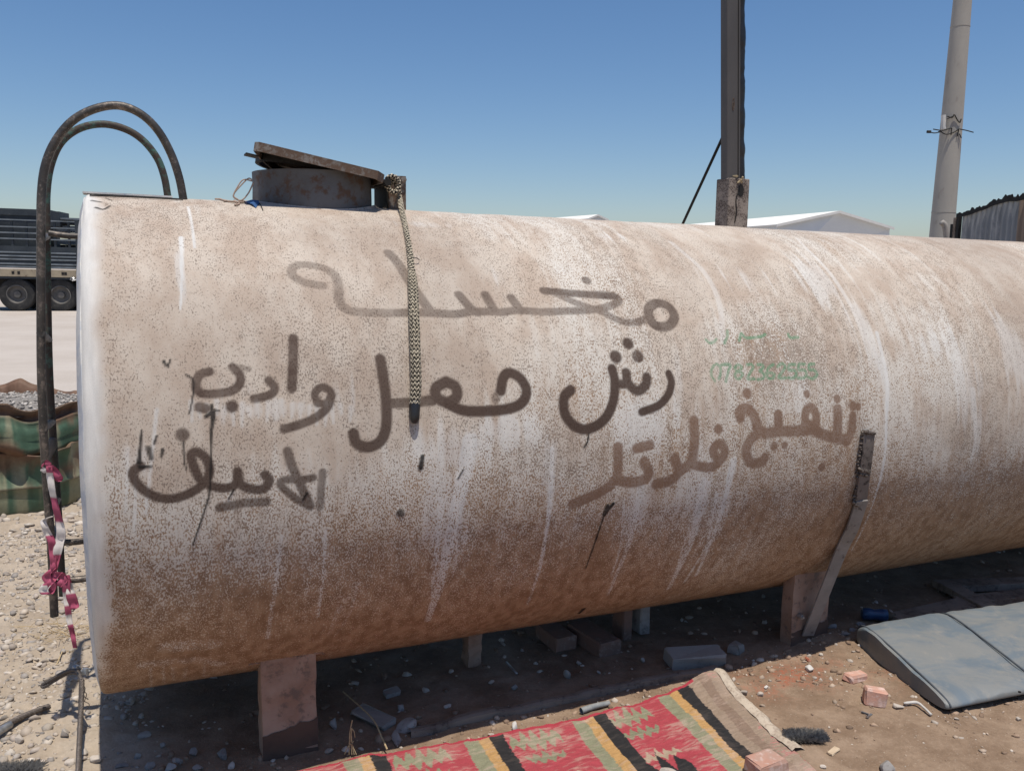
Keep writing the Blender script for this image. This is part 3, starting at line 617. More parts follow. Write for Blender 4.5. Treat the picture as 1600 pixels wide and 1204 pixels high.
# lid, hinged on the right, left standing open
nf = .27
Pl, Pr = pn(398, 231, nf), pn(598, 279, nf); ex = (Pr - Pl); Ll = np.linalg.norm(ex); ex /= Ll; ez = np.cross(ex, -N); ez = ez if ez[2] > 0 else -ez
cl = (Pl + Pr) / 2 - N * nf; hw, hd = Ll / 2, nf
def oct_ring(hw, hd, ch, dz):
    return [cl + ex * x + N * y + ez * dz for x, y in ((-hw + .19, -hd), (-hw + .12, -hd * .5), (-hw + .05, hd * .2), (-hw, hd * .9), (-hw + .012, hd), (hw - .02, hd), (hw + .02, hd - .06), (hw + .02, -hd + .06), (hw - .03, -hd))]
mb = MB(); mb.prism(oct_ring(hw, hd, .09, .020), ez * .004); lid = mb.build('manhole_lid', M['plate'], tank)
mb = MB(); r1 = oct_ring(hw, hd, .09, -.008); r2 = oct_ring(hw, hd, .09, .0195); r3 = oct_ring(hw - .006, hd - .006, .088, -.008); r4 = oct_ring(hw - .006, hd - .006, .088, .0195)
mb.grid(np.array([r2, r1, r3, r4]), closed=True); mb.build('lid_skirt', M['plate'], lid)
mb = MB(); an2 = np.linspace(0, 2 * math.pi, 48, endpoint=False)
mb.grid(np.array([[cl + ex * (r * math.cos(t) - .0) + N * r * math.sin(t) * .98 + ez * z for t in an2] for r, z in ((NR - .035, .012), (NR - .035, -.012), (NR - .05, -.012), (NR - .05, .012), (NR - .035, .012))]), closed=True)
mb.build('sealing_ring', M['dark'], lid)
mb = MB(); mb.box(cl - ex * (hw + .002) + N * (hd - .05) - ez * .0225, np.array([ex, N, ez]), (.022, .03, .003)); mb.build('catch', M['dark'], lid)
# hinge
hb0, hb1 = pn(611, 300, .1), pn(638, 300, .1); sh0, sh1 = sn(hb0)[0], sn(hb1)[0]; zh = pn(624, 275, .1)[2]; zb_ = W(sh0, .1, math.sqrt(TR ** 2 - .01))[2] - .01
FR = np.array([AH, N, [0, 0, 1]])
def ubox(s0, s1, n0, n1, z0, z1, bev=0.0): mb = MB(); mb.box((G(s0, n0, z0) + G(s1, n1, z1)) / 2, FR, (abs(s1 - s0) / 2, abs(n1 - n0) / 2, abs(z1 - z0) / 2), bev); return mb
hg = ubox(sh0, sh1, .095, .105, zb_, zh).build('hinge_bracket', M['plate'], tank)
ubox(sh0 - .004, sh0 + .012, -.10, .0948, zb_, zh - .03).build('hinge_plate', M['dark'], hg)
mb = MB(); c = pn(630, 281, .105); mb.tube([c - N * .01, c + N * .012], .011, 10); mb.build('hinge_bolt', M['plate'], hg)
mb = MB(); mb.tube([G(sh0 - .03, .03, zh - .035), G(sh0 - .03, .2, zh - .035)], .014, 10); mb.build('hinge_pin', M['dark'], hg)
mb = MB(); c1 = cl + ex * (hw + .045); mb.box((c1 + G(sh0, 0, zh - .035)) / 2, FR, (.035, .05, .006)); mb.build('hinge_arm', M['dark'], lid)
# ladder on the end cap
rn, rf = .12, -.19
lad = thing('ladder', W(S_END - .12, 0, -.6), None, None); del_ = lad
lad.parent = tank; lad.location = Vector(W(S_END - .2, 0, -.6) - base)
near = [pn(x, y, rn) for x, y in ((85, 962), (80, 850), (72, 740), (65, 600), (64, 470), (64, 360), (65, 300), (71, 258), (86, 222), (112, 190), (146, 171), (184, 165), (218, 177), (246, 203), (267, 240), (280, 278), (287, 314))]
far = [pn(x, y, rf) for x, y in ((98, 930), (91, 800), (84, 700), (77, 580), (74, 450), (73, 360), (73, 300), (80, 256), (96, 222), (124, 201), (160, 194), (196, 202), (224, 220), (246, 248), (257, 278), (263, 312))]
mb = MB(); Pn = spline(near, 90); mb.tube(Pn, .0142, 12); rail_o = mb.build('ladder_rail', M['pipe'], lad, smooth=True, angle=50)
mb = MB(); Pf = spline(far, 90); mb.tube(Pf, .0135, 12); mb.build('ladder_rail', M['pipe_green'], lad, smooth=True, angle=50)
mb = MB(); kk = Pn[10:30] - A * .002 + N * .012; mb.tube(kk, .0125, 8); 
def at_height(P, z): 
    m = len(P) // 2; i = int(np.argmin(np.abs(P[:m, 2] - z))); return P[i]
for z in (CAM_H + .07, CAM_H - .28, CAM_H - .60, CAM_H - .92, CAM_H - 1.05):
    p, q = at_height(Pn, z), at_height(Pf, z); mb = MB(); mb.tube([p + (p - q) * .04, (p + q) / 2, q + (q - p) * .04], .014, 8); mb.build('ladder_rung', M['pipe'], lad, smooth=True, angle=50)
for (x0, y0, x1, y1, off, r) in ((76, 364, 134, 369, rn - .01, .0105), (99, 847, 142, 842, rf, .013), (92, 905, 142, 902, rn, .013)):
    p0 = pn(x0, y0, off); p1 = pn(x1, y1, off); mb = MB(); d = p1 - p0; mb.tube(spline([p0, p0 + d * .5 + [0, 0, -.004], p1], 8), r, 8); mb.build('wall_stub', M['pipe'], lad, smooth=True, angle=50)
# black strip along the top edge
mb = MB(); e0, e1 = tp(140, 305, .004), tp(286, 311.5, .004); mb.tube(spline([e0, (e0 + e1) / 2 + V * .001, e1], 10), .0035, 6); mb.build('edge_seal', M['dark'], tank)
s_e = sn(e0)[0]
mb = MB(); mb.box(W((S_END + .01 + nl - .25) / 2 - .03, -.02, TR + .004), np.array([A, N, V]), (abs(sn(e1)[0] - sn(e0)[0]) / 2, .05, .003)); mb.build('top_plate', M['endcap'], tank)
# mast socket welded on top
ms = sn(pn(1150, 350, .05))[0]; zsk = pn(1160, 279, .05)[2]
def at_s(x, n): return sn(pn(x, 320, n))[0]
sk0, sk1 = at_s(1141, .05), at_s(1173, .05); zsb = W(sk0, .05, math.sqrt(TR ** 2 - .05 ** 2))[2] - .015
bm = bmesh.new()
sock = ubox(sk0, sk1, -.052, .05, zsb, zsk, .004).build('mast_socket', M['socket'], tank)
hc = pn(1157, 298, .0505); mb = MB(); mb.prism([hc + AH * .019 * math.cos(t) * (1 if math.cos(t) > 0 else .85) + np.array([0, 0, 1]) * .030 * math.sin(t) for t in np.linspace(0, 2 * math.pi, 18, endpoint=False)], N * .0015); mb.build('socket_hole', M['dark'], sock)
mb = MB(); mb.tube(spline([pn(1148, 348, .052), pn(1151, 330, .052), pn(1150, 312, .052), pn(1154, 300, .052)], 14), .0028, 5); mb.build('socket_crack', M['dark'], sock)
mb = MB()
for i in range(7): c = pn(1152 + random.uniform(-3, 9), 276 + random.uniform(-3, 8), .053); mb.tube([c, c + RNG.normal(0, .008, 3)], [.006, .003], 5)
mb.build('foam_scrap', worn('foam_scrap', (.45, .36, .22), (.34, .27, .17), 30, rough=.95), sock)

# ------------------------------------------------------------------ mast, rod
zt = CAM_H + 1.75
mst = thing('mast', G((sk0 + sk1) / 2, 0, zsk - .1), 'tall black square post rising from the socket on the tank', 'mast')
m0, m1 = at_s(1138.5, .03), at_s(1159, .03)
def mcol(x, y, off): return pn(x, y, off)
pb, pt_ = (m0 + m1) / 2, (sn(pn(1151, 0, .04))[0])
lean = (sn(pn(1148, 0, .04))[0] - sn(pn(1146, 272, .04))[0]) / (pn(1148, 0, .04)[2] - zsk)
mb = MB(); hwM = (m1 - m0) / 2
b0 = G(pb, 0, zsk - .06); b1 = G(pb + lean * (zt - zsk), 0, zt)
mb.prism([b0 + AH * x + N * y for x, y in ((-hwM, -.02), (hwM, -.02), (hwM, .027), (hwM - .004, .03), (-hwM + .004, .03), (-hwM, .027))], b1 - b0); mb.build('post', M['mast'], mst)
mb = MB(); mb.tube([b0 + AH * (hwM * .62) + N * .031, b1 + AH * (hwM * .62) + N * .031], .0025, 5); mb.build('post_seam', M['dark'], mst)
rows = []; nz = 90
for i in range(nz):
    t = i / (nz - 1); z = .055 + t; c = b0 + (b1 - b0) * (.04 + .96 * t) + AH * (hwM + .013) + N * .008
    rr = .019 + .006 * vn(i * .33, 0, 3) + .003 * vn(i * .9, 1, 4); row = []
    for a_ in np.linspace(0, 2 * math.pi, 14, endpoint=False):
        q = rr * (1 + .22 * (vn(a_ * 1.4, i * .30, 8) - .5)); row.append(c + AH * q * math.cos(a_) * .9 + N * q * 1.1 * math.sin(a_))
    rows.append(row)
mb = MB(); mb.grid(np.array(rows), closed=True); mb.build('cable_wrap', M['wrap'], mst, smooth=True)
mb = MB(); c = pn(1146, 163, .0312)
mb.tube([c + AH * .0055 * math.cos(t) + np.array([0, 0, .028 * math.sin(t)]) for t in np.linspace(0, 2 * math.pi, 25)], .0013, 5); mb.tube([c + AH * .003 * math.cos(t) + np.array([0, 0, .012 * math.sin(t) - .004]) for t in np.linspace(0, 2 * math.pi, 17)], .001, 5)
mb.build('oval_mark', M['plate'], mst)
mb = MB(); r_a = pn(1133, 200, .0); r_b = pn(1066, 350, -.5); d = r_b - r_a
mb.tube([r_a + AH * .01, r_b + d * .4], .0075, 8); mb.solo('brace_rod', M['dark'], 'thin black rod slanting from the black post down behind the tank', 'rod', smooth=True)

# ------------------------------------------------------------------ rope, string, tape
def colour_tube(path, rad, n, seg, cf):
    P = spline(path, n); R_ = np.interp(np.linspace(0, 1, n), np.linspace(0, 1, len(rad)), rad)
    d = np.concatenate([[0], np.cumsum(np.linalg.norm(np.diff(P, axis=0), axis=1))]); mb = MB(); mb.tube(P, R_, seg, cap=False)
    an = np.linspace(0, 2 * math.pi, seg, endpoint=False); cc = np.array([[cf(di, a_, ri) for a_ in an] for di, ri in zip(d, R_)])
    v = mb.v[0].reshape(n, seg, 3); c = P[:, None]; v[:] = c + (v - c) * (1 + .16 * (cc[..., 3:4] - .5) * 2)
    cc[..., 3] = 1; mb.c = [cc.reshape(-1, 4)]
    return mb
def braid(d, a_, r):
    col_ = (a_ / (2 * math.pi) * 8) % 1.0; tri = abs(col_ * 2 - 1)
    on = math.sin(2 * math.pi * (d / .0150 + .62 * tri)) + .35 * (vn(np.array([d * 160]), np.array([a_ * 3]), 3)[0] - .5)
    if r < .0125: on = .75 * math.sin(2 * math.pi * d / .012 + 2 * a_) + .6 * math.sin(2 * math.pi * d / .017 - 3 * a_) + .1
    return (.60, .52, .39, .9) if on > .38 else (.008, .007, .007, .2)
rope = thing('rope', tp(646, 500, .0), 'black and cream braided rope hanging from the hatch hinge down the tank', 'rope')
rp = [pn(604, 292, .12), pn(612, 282, .14), pn(620, 288, .14), pn(624, 308, .13)] + [tp(x, y, o) for x, y, o in ((629, 335, .012), (635, 362, .012), (640, 392, .012), (643, 420, .014), (645, 445, .017), (647, 500, .018), (649, 560, .018), (650, 600, .018), (648, 632, .018))]
colour_tube(rp, [.013, .014, .012, .010, .010, .009, .010, .011, .0155, .0165, .0165, .0165, .0155], 560, 32, braid).build('braid', M['rope'], rope, smooth=True, col=True)
mb = MB()
for k in range(3):
    P = [pn(606 + 6 * k, 280 + 5 * k, .13) + RNG.normal(0, .006, 3) for k in range(4)]
    mb.v.append(np.zeros((0, 3))); mb.c.append(np.zeros((0, 4)))
kn = colour_tube([pn(600, 292, .15), pn(606, 278, .16), pn(616, 276, .165), pn(624, 288, .16), pn(618, 300, .165), pn(608, 296, .165), pn(606, 284, .17)], [.009] * 7, 120, 12, braid); kn.build('knot', M['rope'], rope, smooth=True, col=True)
mb = MB(); mb.tube(spline([tp(648.5, 626, .017), tp(648, 640, .017), tp(648, 652, .015), tp(648, 661, .011)], 12), [.0165, .017, .0175, .0175, .017, .0165, .0165, .016, .0155, .014, .011, .006], 14); mb.build('dark_tip', M['wrap'], rope, smooth=True)  # darker rounded end piece below the braid
mb = MB(); 
for x, y in ((641, 404), (655, 404), (657, 572), (640, 500)): c = tp(644, y, .014); mb.tube(spline([c, tp((644 + x) / 2 + 1, y - 1, .02), tp(x, y + 2, .012)], 6), .0016, 5)
mb.build('loose_thread', M['wrap'], rope)['kind'] = 'stuff'
stg = thing('string', pn(385, 300, .25), 'tan string with a torn blue ribbon tied to the side of the hatch', 'string')
mb = MB()
mb.tube(spline([pn(x, y, .2) for x, y in ((394, 281), (388, 279), (378, 288), (366, 302), (366, 309), (377, 313), (388, 302), (396, 285))], 40), .0028, 6)
mb.tube(spline([pn(x, y, .2) for x, y in ((394, 283), (380, 281), (370, 294), (365, 306), (372, 312))], 24), .0026, 6)
mb.tube(spline([tp(x, y, .004) for x, y in ((352, 314), (344, 308), (338, 309), (337, 305), (342, 302), (345, 303), (343, 311), (355, 314), (366, 315), (376, 316), (386, 315), (398, 318))], 50), .0035, 6)
mb.tube(spline([tp(x, y, .004) for x, y in ((366, 313), (374, 318), (367, 320), (378, 313), (386, 317))], 24), .003, 6); mb.build('cord', M['string'], stg, smooth=True)
mb = MB(); q = [tp(x, y, o) for x, y, o in ((383, 315, .006), (393, 312, .014), (404, 313, .012), (405, 317, .006), (400, 324, .006), (394, 318, .012))]; mb.add(q + [sum(q) / 6 + V * .008] + [p - V * .004 for p in q], [(0, 1, 6), (1, 2, 6), (2, 3, 6), (3, 4, 6), (4, 5, 6), (5, 0, 6)] + [(i, 7 + i, 7 + (i + 1) % 6, (i + 1) % 6) for i in range(6)]); mb.build('ribbon', M['bluetape'], stg)
mb = MB(); mb.tube(spline([tp(404, 316, .004), tp(408, 322, .005), tp(411, 329, .004)], 8), .0016, 5); mb.build('thread_end', M['dark'], stg)

def ribbon(path, wid, wdirs, blocks, n=60):
    P = spline(path, n); Wd = spline(wdirs, n) if len(wdirs) > 2 else np.repeat(np.array(wdirs[:1], float), n, 0); rows = []; cc = []
    ws = np.interp(np.linspace(0, 1, n), np.linspace(0, 1, len(wid)), wid)
    red, wht = (.42, .09, .155, 1), (.70, .64, .60, 1)
    for i in range(n):
        u = Wd[i] / np.linalg.norm(Wd[i]); t = i / (n - 1); b = np.cross(u, [0, .3, 1]); cr = .004 * math.sin(i * .6)
        rows.append([P[i] - u * ws[i] / 2, P[i] - u * ws[i] * .17 + b * (.006 + cr), P[i] + u * ws[i] * .2 - b * (.004 - cr), P[i] + u * ws[i] / 2])
        k = blocks[min(int(t * len(blocks)), len(blocks) - 1)]; sl_ = (.8 + .35 * vn(i * .7, 3, 2)); cc.append([tuple(np.array(red if k == 'r' else wht) * sl_)] * 4)
    R1 = np.array(rows); mb = MB(); mb.grid(R1, col=np.array(cc)); mb.grid(R1 + np.array([0.0008, .0012, 0]), col=np.array(cc), flip=True); return mb
tpz = thing('barrier_tape', pn(88, 950, .15), 'torn red and white barrier tape knotted round the ladder', 'tape')
X1 = np.array([1.0, 0, 0]); ofn = rn + .035
ribbon([pn(x, y, ofn) for x, y in ((66, 730), (70, 722), (78, 728), (72, 735), (64, 732))], [.014, .02, .02, .016], [X1 * .5 + np.array([0, 0, 1])] * 3, 'rrw', 30).build('tape_loop', M['tape'], tpz, col=True, smooth=True)
ribbon([pn(x, y, ofn) for x, y in ((76, 728), (78, 745), (83, 775), (89, 800), (95, 830), (92, 850), (86, 875), (83, 895))], [.02, .03, .034, .036, .036, .032, .03, .02], [X1, X1 + [0, -.5, 0], X1, X1 + [0, .4, 0]], 'rwwrrwwwrr').build('tape_strip', M['tape'], tpz, col=True, smooth=True)
ribbon([pn(x, y, ofn) for x, y in ((78, 727), (84, 735), (92, 748), (94, 752))], [.016, .03, .03, .012], [X1 + np.array([0, 0, .4])] * 3, 'rr', 24).build('tape_strip', M['tape'], tpz, col=True, smooth=True)
ribbon([pn(x, y, ofn) for x, y in ((82, 806), (68, 813), (72, 828), (80, 845), (82, 865), (84, 890))], [.008, .018, .022, .024, .022, .02], [X1, X1 + [0, .5, 0], X1], 'wwwrrr', 40).build('tape_strip', M['tape'], tpz, col=True, smooth=True)
ribbon([pn(x, y, ofn) for x, y in ((82, 888), (72, 900), (80, 915), (74, 928), (68, 920), (82, 905), (92, 893), (98, 905), (90, 915))], [.028, .034, .038, .034, .026, .036, .026], [X1 + [0, 0, .3], X1, X1 - [0, 0, .4]], 'rrrrwrrrr', 60).build('tape_knot', M['tape'], tpz, col=True, smooth=True)
ribbon([pn(x, y, ofn) for x, y in ((104, 898), (106, 915), (112, 935), (116, 948), (112, 952))], [.02, .03, .034, .03, .01], [X1, X1 + [0, .4, 0], X1], 'rwrrr', 30).build('tape_tail', M['tape'], tpz, col=True, smooth=True)
ribbon([pn(x, y, ofn) for x, y in ((102, 905), (105, 940), (108, 968), (113, 990), (117, 1012))], [.03, .022, .018, .016, .014], [X1, X1 + [0, .5, 0], X1], 'rwrwrrr', 40).build('tape_tail', M['tape'], tpz, col=True, smooth=True)
ribbon([pn(x, y, rn + .02) for x, y in ((80, 686), (77, 698), (76, 712), (74, 722))], [.018, .026, .022, .006], [X1] * 3, 'rr', 20)
mb = MB(); Pq = [pn(x, y, rf + .03) for x, y in ((83, 684), (81, 696), (78, 708), (75, 722))]; mb.tube(spline(Pq, 12), [.013, .016, .018, .02, .019, .018, .016, .014, .011, .008, .006, .004], 7); mb.solo('rag', M['rag'], 'small grey rag tied on the ladder above the tape', 'rag', smooth=True)

# ------------------------------------------------------------------ crushed green drum of gravel
dc = gp(6, 806); dc = dc + (dc - EYE) * [1, 1, 0] / np.linalg.norm((dc - EYE)[:2]) * .66; dc[2] = 0; DR = .66
drum = thing('crushed_drum', dc, 'crumpled green metal drum heaped with grey gravel beside the ladder', 'drum')
zl = lambda y: CAM_H  # placeholder
def drum_shell(prof, seed, wav, lipwave):
    an = np.linspace(0, 2 * math.pi, 240, endpoint=False); rows = []; cc = []
    for k, (r, z, wgt, rc) in enumerate(prof):
        row = []; cr = []
        for a_ in an:
            cx, sy = math.cos(a_), math.sin(a_)
            d = (fbm(np.array([cx * 1.6 + 5]), np.array([sy * 1.6 + z * .8]), seed, 3)[0] - .5) * wav + (.5 - abs(vn(np.array([cx * 4 + 3]), np.array([sy * 4 + z * 2.5]), seed + 3)[0] - .5) * 2 - .25) * wav * .55
            lz = lipwave * wgt * (math.sin(a_ * 2 + seed) * .2 + (.45 - abs(vn(np.array([cx * 2.1 + 1]), np.array([sy * 2.1]), seed + 6)[0] - .5) * 2.6) * 1.2 + (vn(np.array([cx * 3 + 7]), np.array([sy * 3]), seed + 5)[0] - .5) * 2.0)
            row.append(dc + np.array([(r + d * wgt) * cx, (r + d * wgt) * sy, z + lz]))
            rust = fbm(np.array([a_ * 4]), np.array([z * 9 + seed]), seed + 7, 4)[0]; strk = fbm(np.array([a_ * 15]), np.array([z * 1.3]), seed + 8, 3)[0]
            g = np.array([.065, .118, .078]) * (.65 + .8 * strk)
            pale = sst(.52, .64, strk) * .7; g = g * (1 - pale) + np.array([.27, .25, .165]) * pale
            br = np.clip(sst(.56, .68, rust) * .8 + rc, 0, 1); g = g * (1 - br) + np.array([.15, .085, .055]) * (.7 + .6 * strk) * br; cr.append((*g, 1))
        rows.append(row); cc.append(cr)
    return np.array(rows), np.array(cc)
lo = [(DR - .02, -.02, .1, .3), (DR, .02, .2, .1), (DR + .005, .10, .4, 0), (DR + .008, .168, .4, .1), (DR + .022, .18, .4, .45), (DR + .008, .192, .4, .1), (DR, .26, .8, 0), (DR - .008, .33, 1.0, 0), (DR + .004, .385, 1.2, .0), (DR + .018, .415, 1.3, .1), (DR + .026, .43, 1.35, .75), (DR + .02, .436, 1.35, .8), (DR - .05, .40, 1.2, .9), (DR - .12, .32, .6, 1)]
hi_ = [(DR - .13, .34, .6, 1), (DR - .04, .385, .8, .8), (DR + .004, .41, 1., .75), (DR + .02, .425, 1., .3), (DR + .03, .46, 1., .0), (DR + .012, .505, 1., .0), (DR + .03, .545, 1., 0), (DR + .006, .585, 1., 0), (DR - .01, .62, 1.1, .1), (DR - .006, .64, 1.2, .7), (DR - .04, .625, 1.1, .95), (DR - .075, .63, 1.0, .95), (DR - .05, .68, 1.0, .9), (DR - .02, .712, 1.2, .85), (DR - .03, .718, 1.2, .9), (DR - .07, .69, 1.1, 1), (DR - .12, .60, .6, 1)]
for nm, prof, seed, wv, lw in (('lower_shell', lo, 2, .17, .050), ('upper_shell', hi_, 4, .20, .045)):
    R_, C_ = drum_shell(prof, seed, wv, lw); mb = MB(); mb.grid(R_, closed=True, col=C_); mb.build(nm, M['drum'], drum, smooth=True, col=True)
mb = MB(); rows = []
for k in range(14):
    r = .02 + (DR - .08) * k / 13; rows.append([dc + np.array([r * math.cos(t), r * math.sin(t), .70 - .05 * (r / DR) ** 2 + .035 * (vn(np.array([r * 9 * math.cos(t)]), np.array([r * 9 * math.sin(t)]), 6)[0] - .5)]) for t in np.linspace(0, 2 * math.pi, 60, endpoint=False)])
mb.grid(np.array(rows), closed=True); fill = mb.build('gravel_fill', worn('gravel_fill', (.33, .30, .27), (.22, .20, .18), 70, (.42, .39, .35), 90, .3, .95, 0, .9, .02), drum, smooth=True)

# ------------------------------------------------------------------ stones
ICO = None
def ico(sub):
    bm = bmesh.new(); bmesh.ops.create_icosphere(bm, subdivisions=sub, radius=1); bm.verts.index_update()
    v = np.array([q.co[:] for q in bm.verts]); f = [tuple(q.index for q in p.verts) for p in bm.faces]; bm.free(); return v, f
I1, F1 = ico(1); I2, F2 = ico(2); I3, F3 = ico(3)
def rmat(yaw, tilt=.25):
    e = Matrix.Rotation(yaw, 3, 'Z') @ Matrix.Rotation(random.uniform(-tilt, tilt), 3, 'X') @ Matrix.Rotation(random.uniform(-tilt, tilt), 3, 'Y'); return np.array(e)
def pebbles(name, pts, sizes, pal, flat=.55):
    allv, allf, allc, k = [], [], [], 0; F = np.array(F1)
    for (p, sz) in zip(pts, sizes):
        v = I1 * (1 + RNG.uniform(-.45, .40, (len(I1), 1))) * np.array([1, RNG.uniform(.5, 1), RNG.uniform(flat - .25, flat + .1)]) * sz
        a_ = RNG.uniform(0, 6.28); c_, s_ = math.cos(a_), math.sin(a_); tl = RNG.uniform(-.6, .6)
        v = v @ np.array([[c_, s_, 0], [-s_, c_, 0], [0, 0, 1]]) @ np.array([[1, 0, 0], [0, math.cos(tl), math.sin(tl)], [0, -math.sin(tl), math.cos(tl)]]); allv.append(v + p); allf.append(F + k); k += len(v)
        col = np.array(pal[RNG.integers(len(pal))]) * RNG.uniform(.75, 1.2); allc.append(np.tile([*col, 1], (len(v), 1)))
    v = np.concatenate(allv); f = np.concatenate(allf); me = bpy.data.meshes.new(name); me.vertices.add(len(v)); me.vertices.foreach_set('co', v.astype(np.float32).ravel())
    me.loops.add(f.size); me.loops.foreach_set('vertex_index', f.astype(np.int32).ravel()); me.polygons.add(len(f)); me.polygons.foreach_set('loop_start', np.arange(0, f.size, 3, dtype=np.int32)); me.update(calc_edges=True)
    q = me.color_attributes.new('col', 'FLOAT_COLOR', 'POINT'); q.data.foreach_set('color', np.concatenate(allc).astype(np.float32).ravel()); me.materials.append(M['stones'])
    o = bpy.data.objects.new(name, me); COL.objects.link(o); return tag(o, kind='stuff')
def scatter(n, s0, s1, n0, n1, dens=None, lo=.006, hi=.03, pw=2.5):
    pts, sz = [], []
    while len(pts) < n:
        m = 4000; s = RNG.uniform(s0, s1, m); nn = RNG.uniform(n0, n1, m); keep = np.ones(m, bool) if dens is None else RNG.uniform(0, 1, m) < dens(s, nn)
        P = CT[:2] + s[keep, None] * AH[:2] + nn[keep, None] * N[:2]; z = gheight(P[:, 0], P[:, 1]); q = lo + (hi - lo) * RNG.uniform(0, 1, len(P)) ** pw
        for p, zz, r in zip(P, z, q): pts.append((p[0], p[1], zz + r * .02)); sz.append(r)
    return pts[:n], sz[:n]
PALE = [(.46, .395, .325), (.42, .36, .30), (.50, .44, .375), (.38, .32, .27), (.44, .37, .30), (.31, .275, .245)]
BRN = [(.34, .24, .17), (.28, .19, .13), (.50, .43, .36), (.22, .15, .105), (.40, .31, .235), (.26, .18, .125)]
p_, s_ = scatter(15000, -2.2, .12, -2.6, 1.4, lambda s, n: np.clip(fbm(s * 2.2, n * 2.2, 81, 3) * 1.6 - .3, .06, 1) * sst(.12, -.1, s), .004, .024, 3.6)
p2, s2 = scatter(2600, -4.2, -.3, -9, -2.6, lambda s, n: sst(-8.5, -3, n) * .9, .012, .05, 2.5)
pebbles('gravel', p_ + p2, s_ + s2, PALE)
p_, s_ = scatter(2600, .1, 3.6, .55, 2.1, lambda s, n: .12 + .88 * np.exp(-((n - .75) / .13) ** 2) + .5 * sst(2.2, 2.6, s) * sst(.56, .5, fbm(s * 4, n * 4, 83, 3)), .003, .017, 4.0)
p2, s2 = scatter(1500, 0, 5.5, -1.6, .7, None, .005, .024, 3)
pebbles('soil_crumbs', p_ + p2, s_ + s2, BRN, .7)
p_, s_ = [], []
for i in range(900):
    r = (DR - .1) * math.sqrt(random.random()); t = random.uniform(0, 6.28); p_.append((dc[0] + r * math.cos(t), dc[1] + r * math.sin(t), .70 - .05 * (r / DR) ** 2 + random.uniform(-.01, .018))); s_.append(random.uniform(.009, .022))
fg = pebbles('loose_gravel', p_, s_, [(.40, .365, .325), (.33, .30, .27), (.47, .43, .39), (.25, .23, .21)]); fg.data.transform(Matrix.Translation(-Vector(dc))); fg.parent = drum
def rock(name, P, dims, mat, label, cat='stone', group=None, yaw=None, lump=.16, sub=3, sink=.12, tilt=.2, seed=None):
    sd = seed if seed is not None else random.randint(0, 999); v, f = (I3, F3) if sub == 3 else (I2, F2)
    q = v.copy(); q = np.sign(q) * np.abs(q) ** .72; 
    d = (fbm(v[:, 0] * 1.7 + v[:, 2] * .9 + sd, v[:, 1] * 1.7 - v[:, 2] * 1.1 + sd * .3, sd, 3) - .5) * 2 * lump; q = q * (1 + d[:, None])
    for i in range(9):   # broken facets
        nn = RNG.normal(0, 1, 3); nn /= np.linalg.norm(nn); dd = q @ nn; cut = np.quantile(dd, .78); q -= np.clip(dd - cut, 0, None)[:, None] * nn * .85
    yaw = random.uniform(0, 3.1) if yaw is None else yaw
    q = (q * np.asarray(dims)) @ rmat(yaw, tilt).T; q[:, 2] -= q[:, 2].min(); P = np.asarray(P, float).copy(); P[2] = gz(P) if P[2] == 0 else P[2]
    mb = MB(); mb.add(q + P - [0, 0, dims[2] * 2 * sink], f); return mb.solo(name, mat, label, cat, group, smooth=True, angle=32, origin=P)
YA = AZ
def block(name, P, dims, yaw, mat, label, cat, group=None, bev=.006, jit=.002, tilt=(0, 0), sink=.0):
    R3 = np.array(Matrix.Rotation(yaw, 3, 'Z') @ Matrix.Rotation(tilt[0], 3, 'X') @ Matrix.Rotation(tilt[1], 3, 'Y')).T
    P = np.asarray(P, float).copy(); z0 = gz(P) if P[2] == 0 else P[2]
    mb = MB(); mb.box([P[0], P[1], z0 + dims[2] - sink], R3, dims, bev, jit); return mb.solo(name, mat, label, cat, group, origin=[P[0], P[1], z0 - sink])

# sunlit foreground
block('brick', gp(1336, 1062), (.052, .026, .018), YA + .08, M['brick'], 'flat pink broken brick nearest the blue seat pad', 'brick', bev=.007, tilt=(.05, .08), sink=.004)
block('brick', gp(1366, 1100), (.042, .032, .034), YA - .65, M['brick'], 'chunky pink half brick just in front of the flat one', 'brick', bev=.007, tilt=(-.1, .06), sink=.006)
rock('tile_shard', gp(1264, 1052), (.026, .018, .020), M['tilewhite'], 'white broken tile shard at the edge of the tank shadow', 'shard', yaw=.2)
rock('clay_lump', gp(1262, 1034), (.020, .012, .008), M['red_clay'], 'red clay crumb lying against the white tile shard', 'clay lump')
rock('clay_lump', gp(1112, 1078), (.045, .03, .042), M['red_clay'], 'orange red clay lump propping up the rug corner', 'clay lump', yaw=YA, sink=.05)
rock('clay_lump', gp(1138, 1092), (.020, .014, .014), M['red_clay'], 'small orange clay lump spilling out beside the rug corner', 'clay lump')
rock('stone', gp(1161, 1085), (.017, .013, .011), M['stone'], 'pale angular stone right of the rug corner', 'stone')
rock('stone', gp(1188, 1088), (.012, .012, .012), M['stone'], 'small cream stone beside the pale angular one', 'stone')
rock('stone', gp(1145, 1068), (.012, .01, .009), M['stone'], 'little pale stone just behind the rug corner', 'stone')
rock('stone', gp(1198, 1077), (.014, .008, .006), M['tilewhite'], 'white flake of stone on the reddish soil', 'stone')
rock('stone', gp(1404, 1108), (.022, .017, .013), M['stone'], 'rounded grey white stone in front of the seat pad corner', 'stone')
rock('stone', gp(1388, 1203), (.040, .028, .026), M['stone_grey'], 'rough grey concrete lump at the bottom edge of the picture', 'stone')
rock('stone', gp(1495, 1124), (.010, .007, .005), M['stone'], 'small cream pebble in front of the seat pad', 'stone')
rock('stone', gp(1592, 1122), (.012, .010, .010), M['stone'], 'tan pebble by the seat pad at the right edge', 'stone')
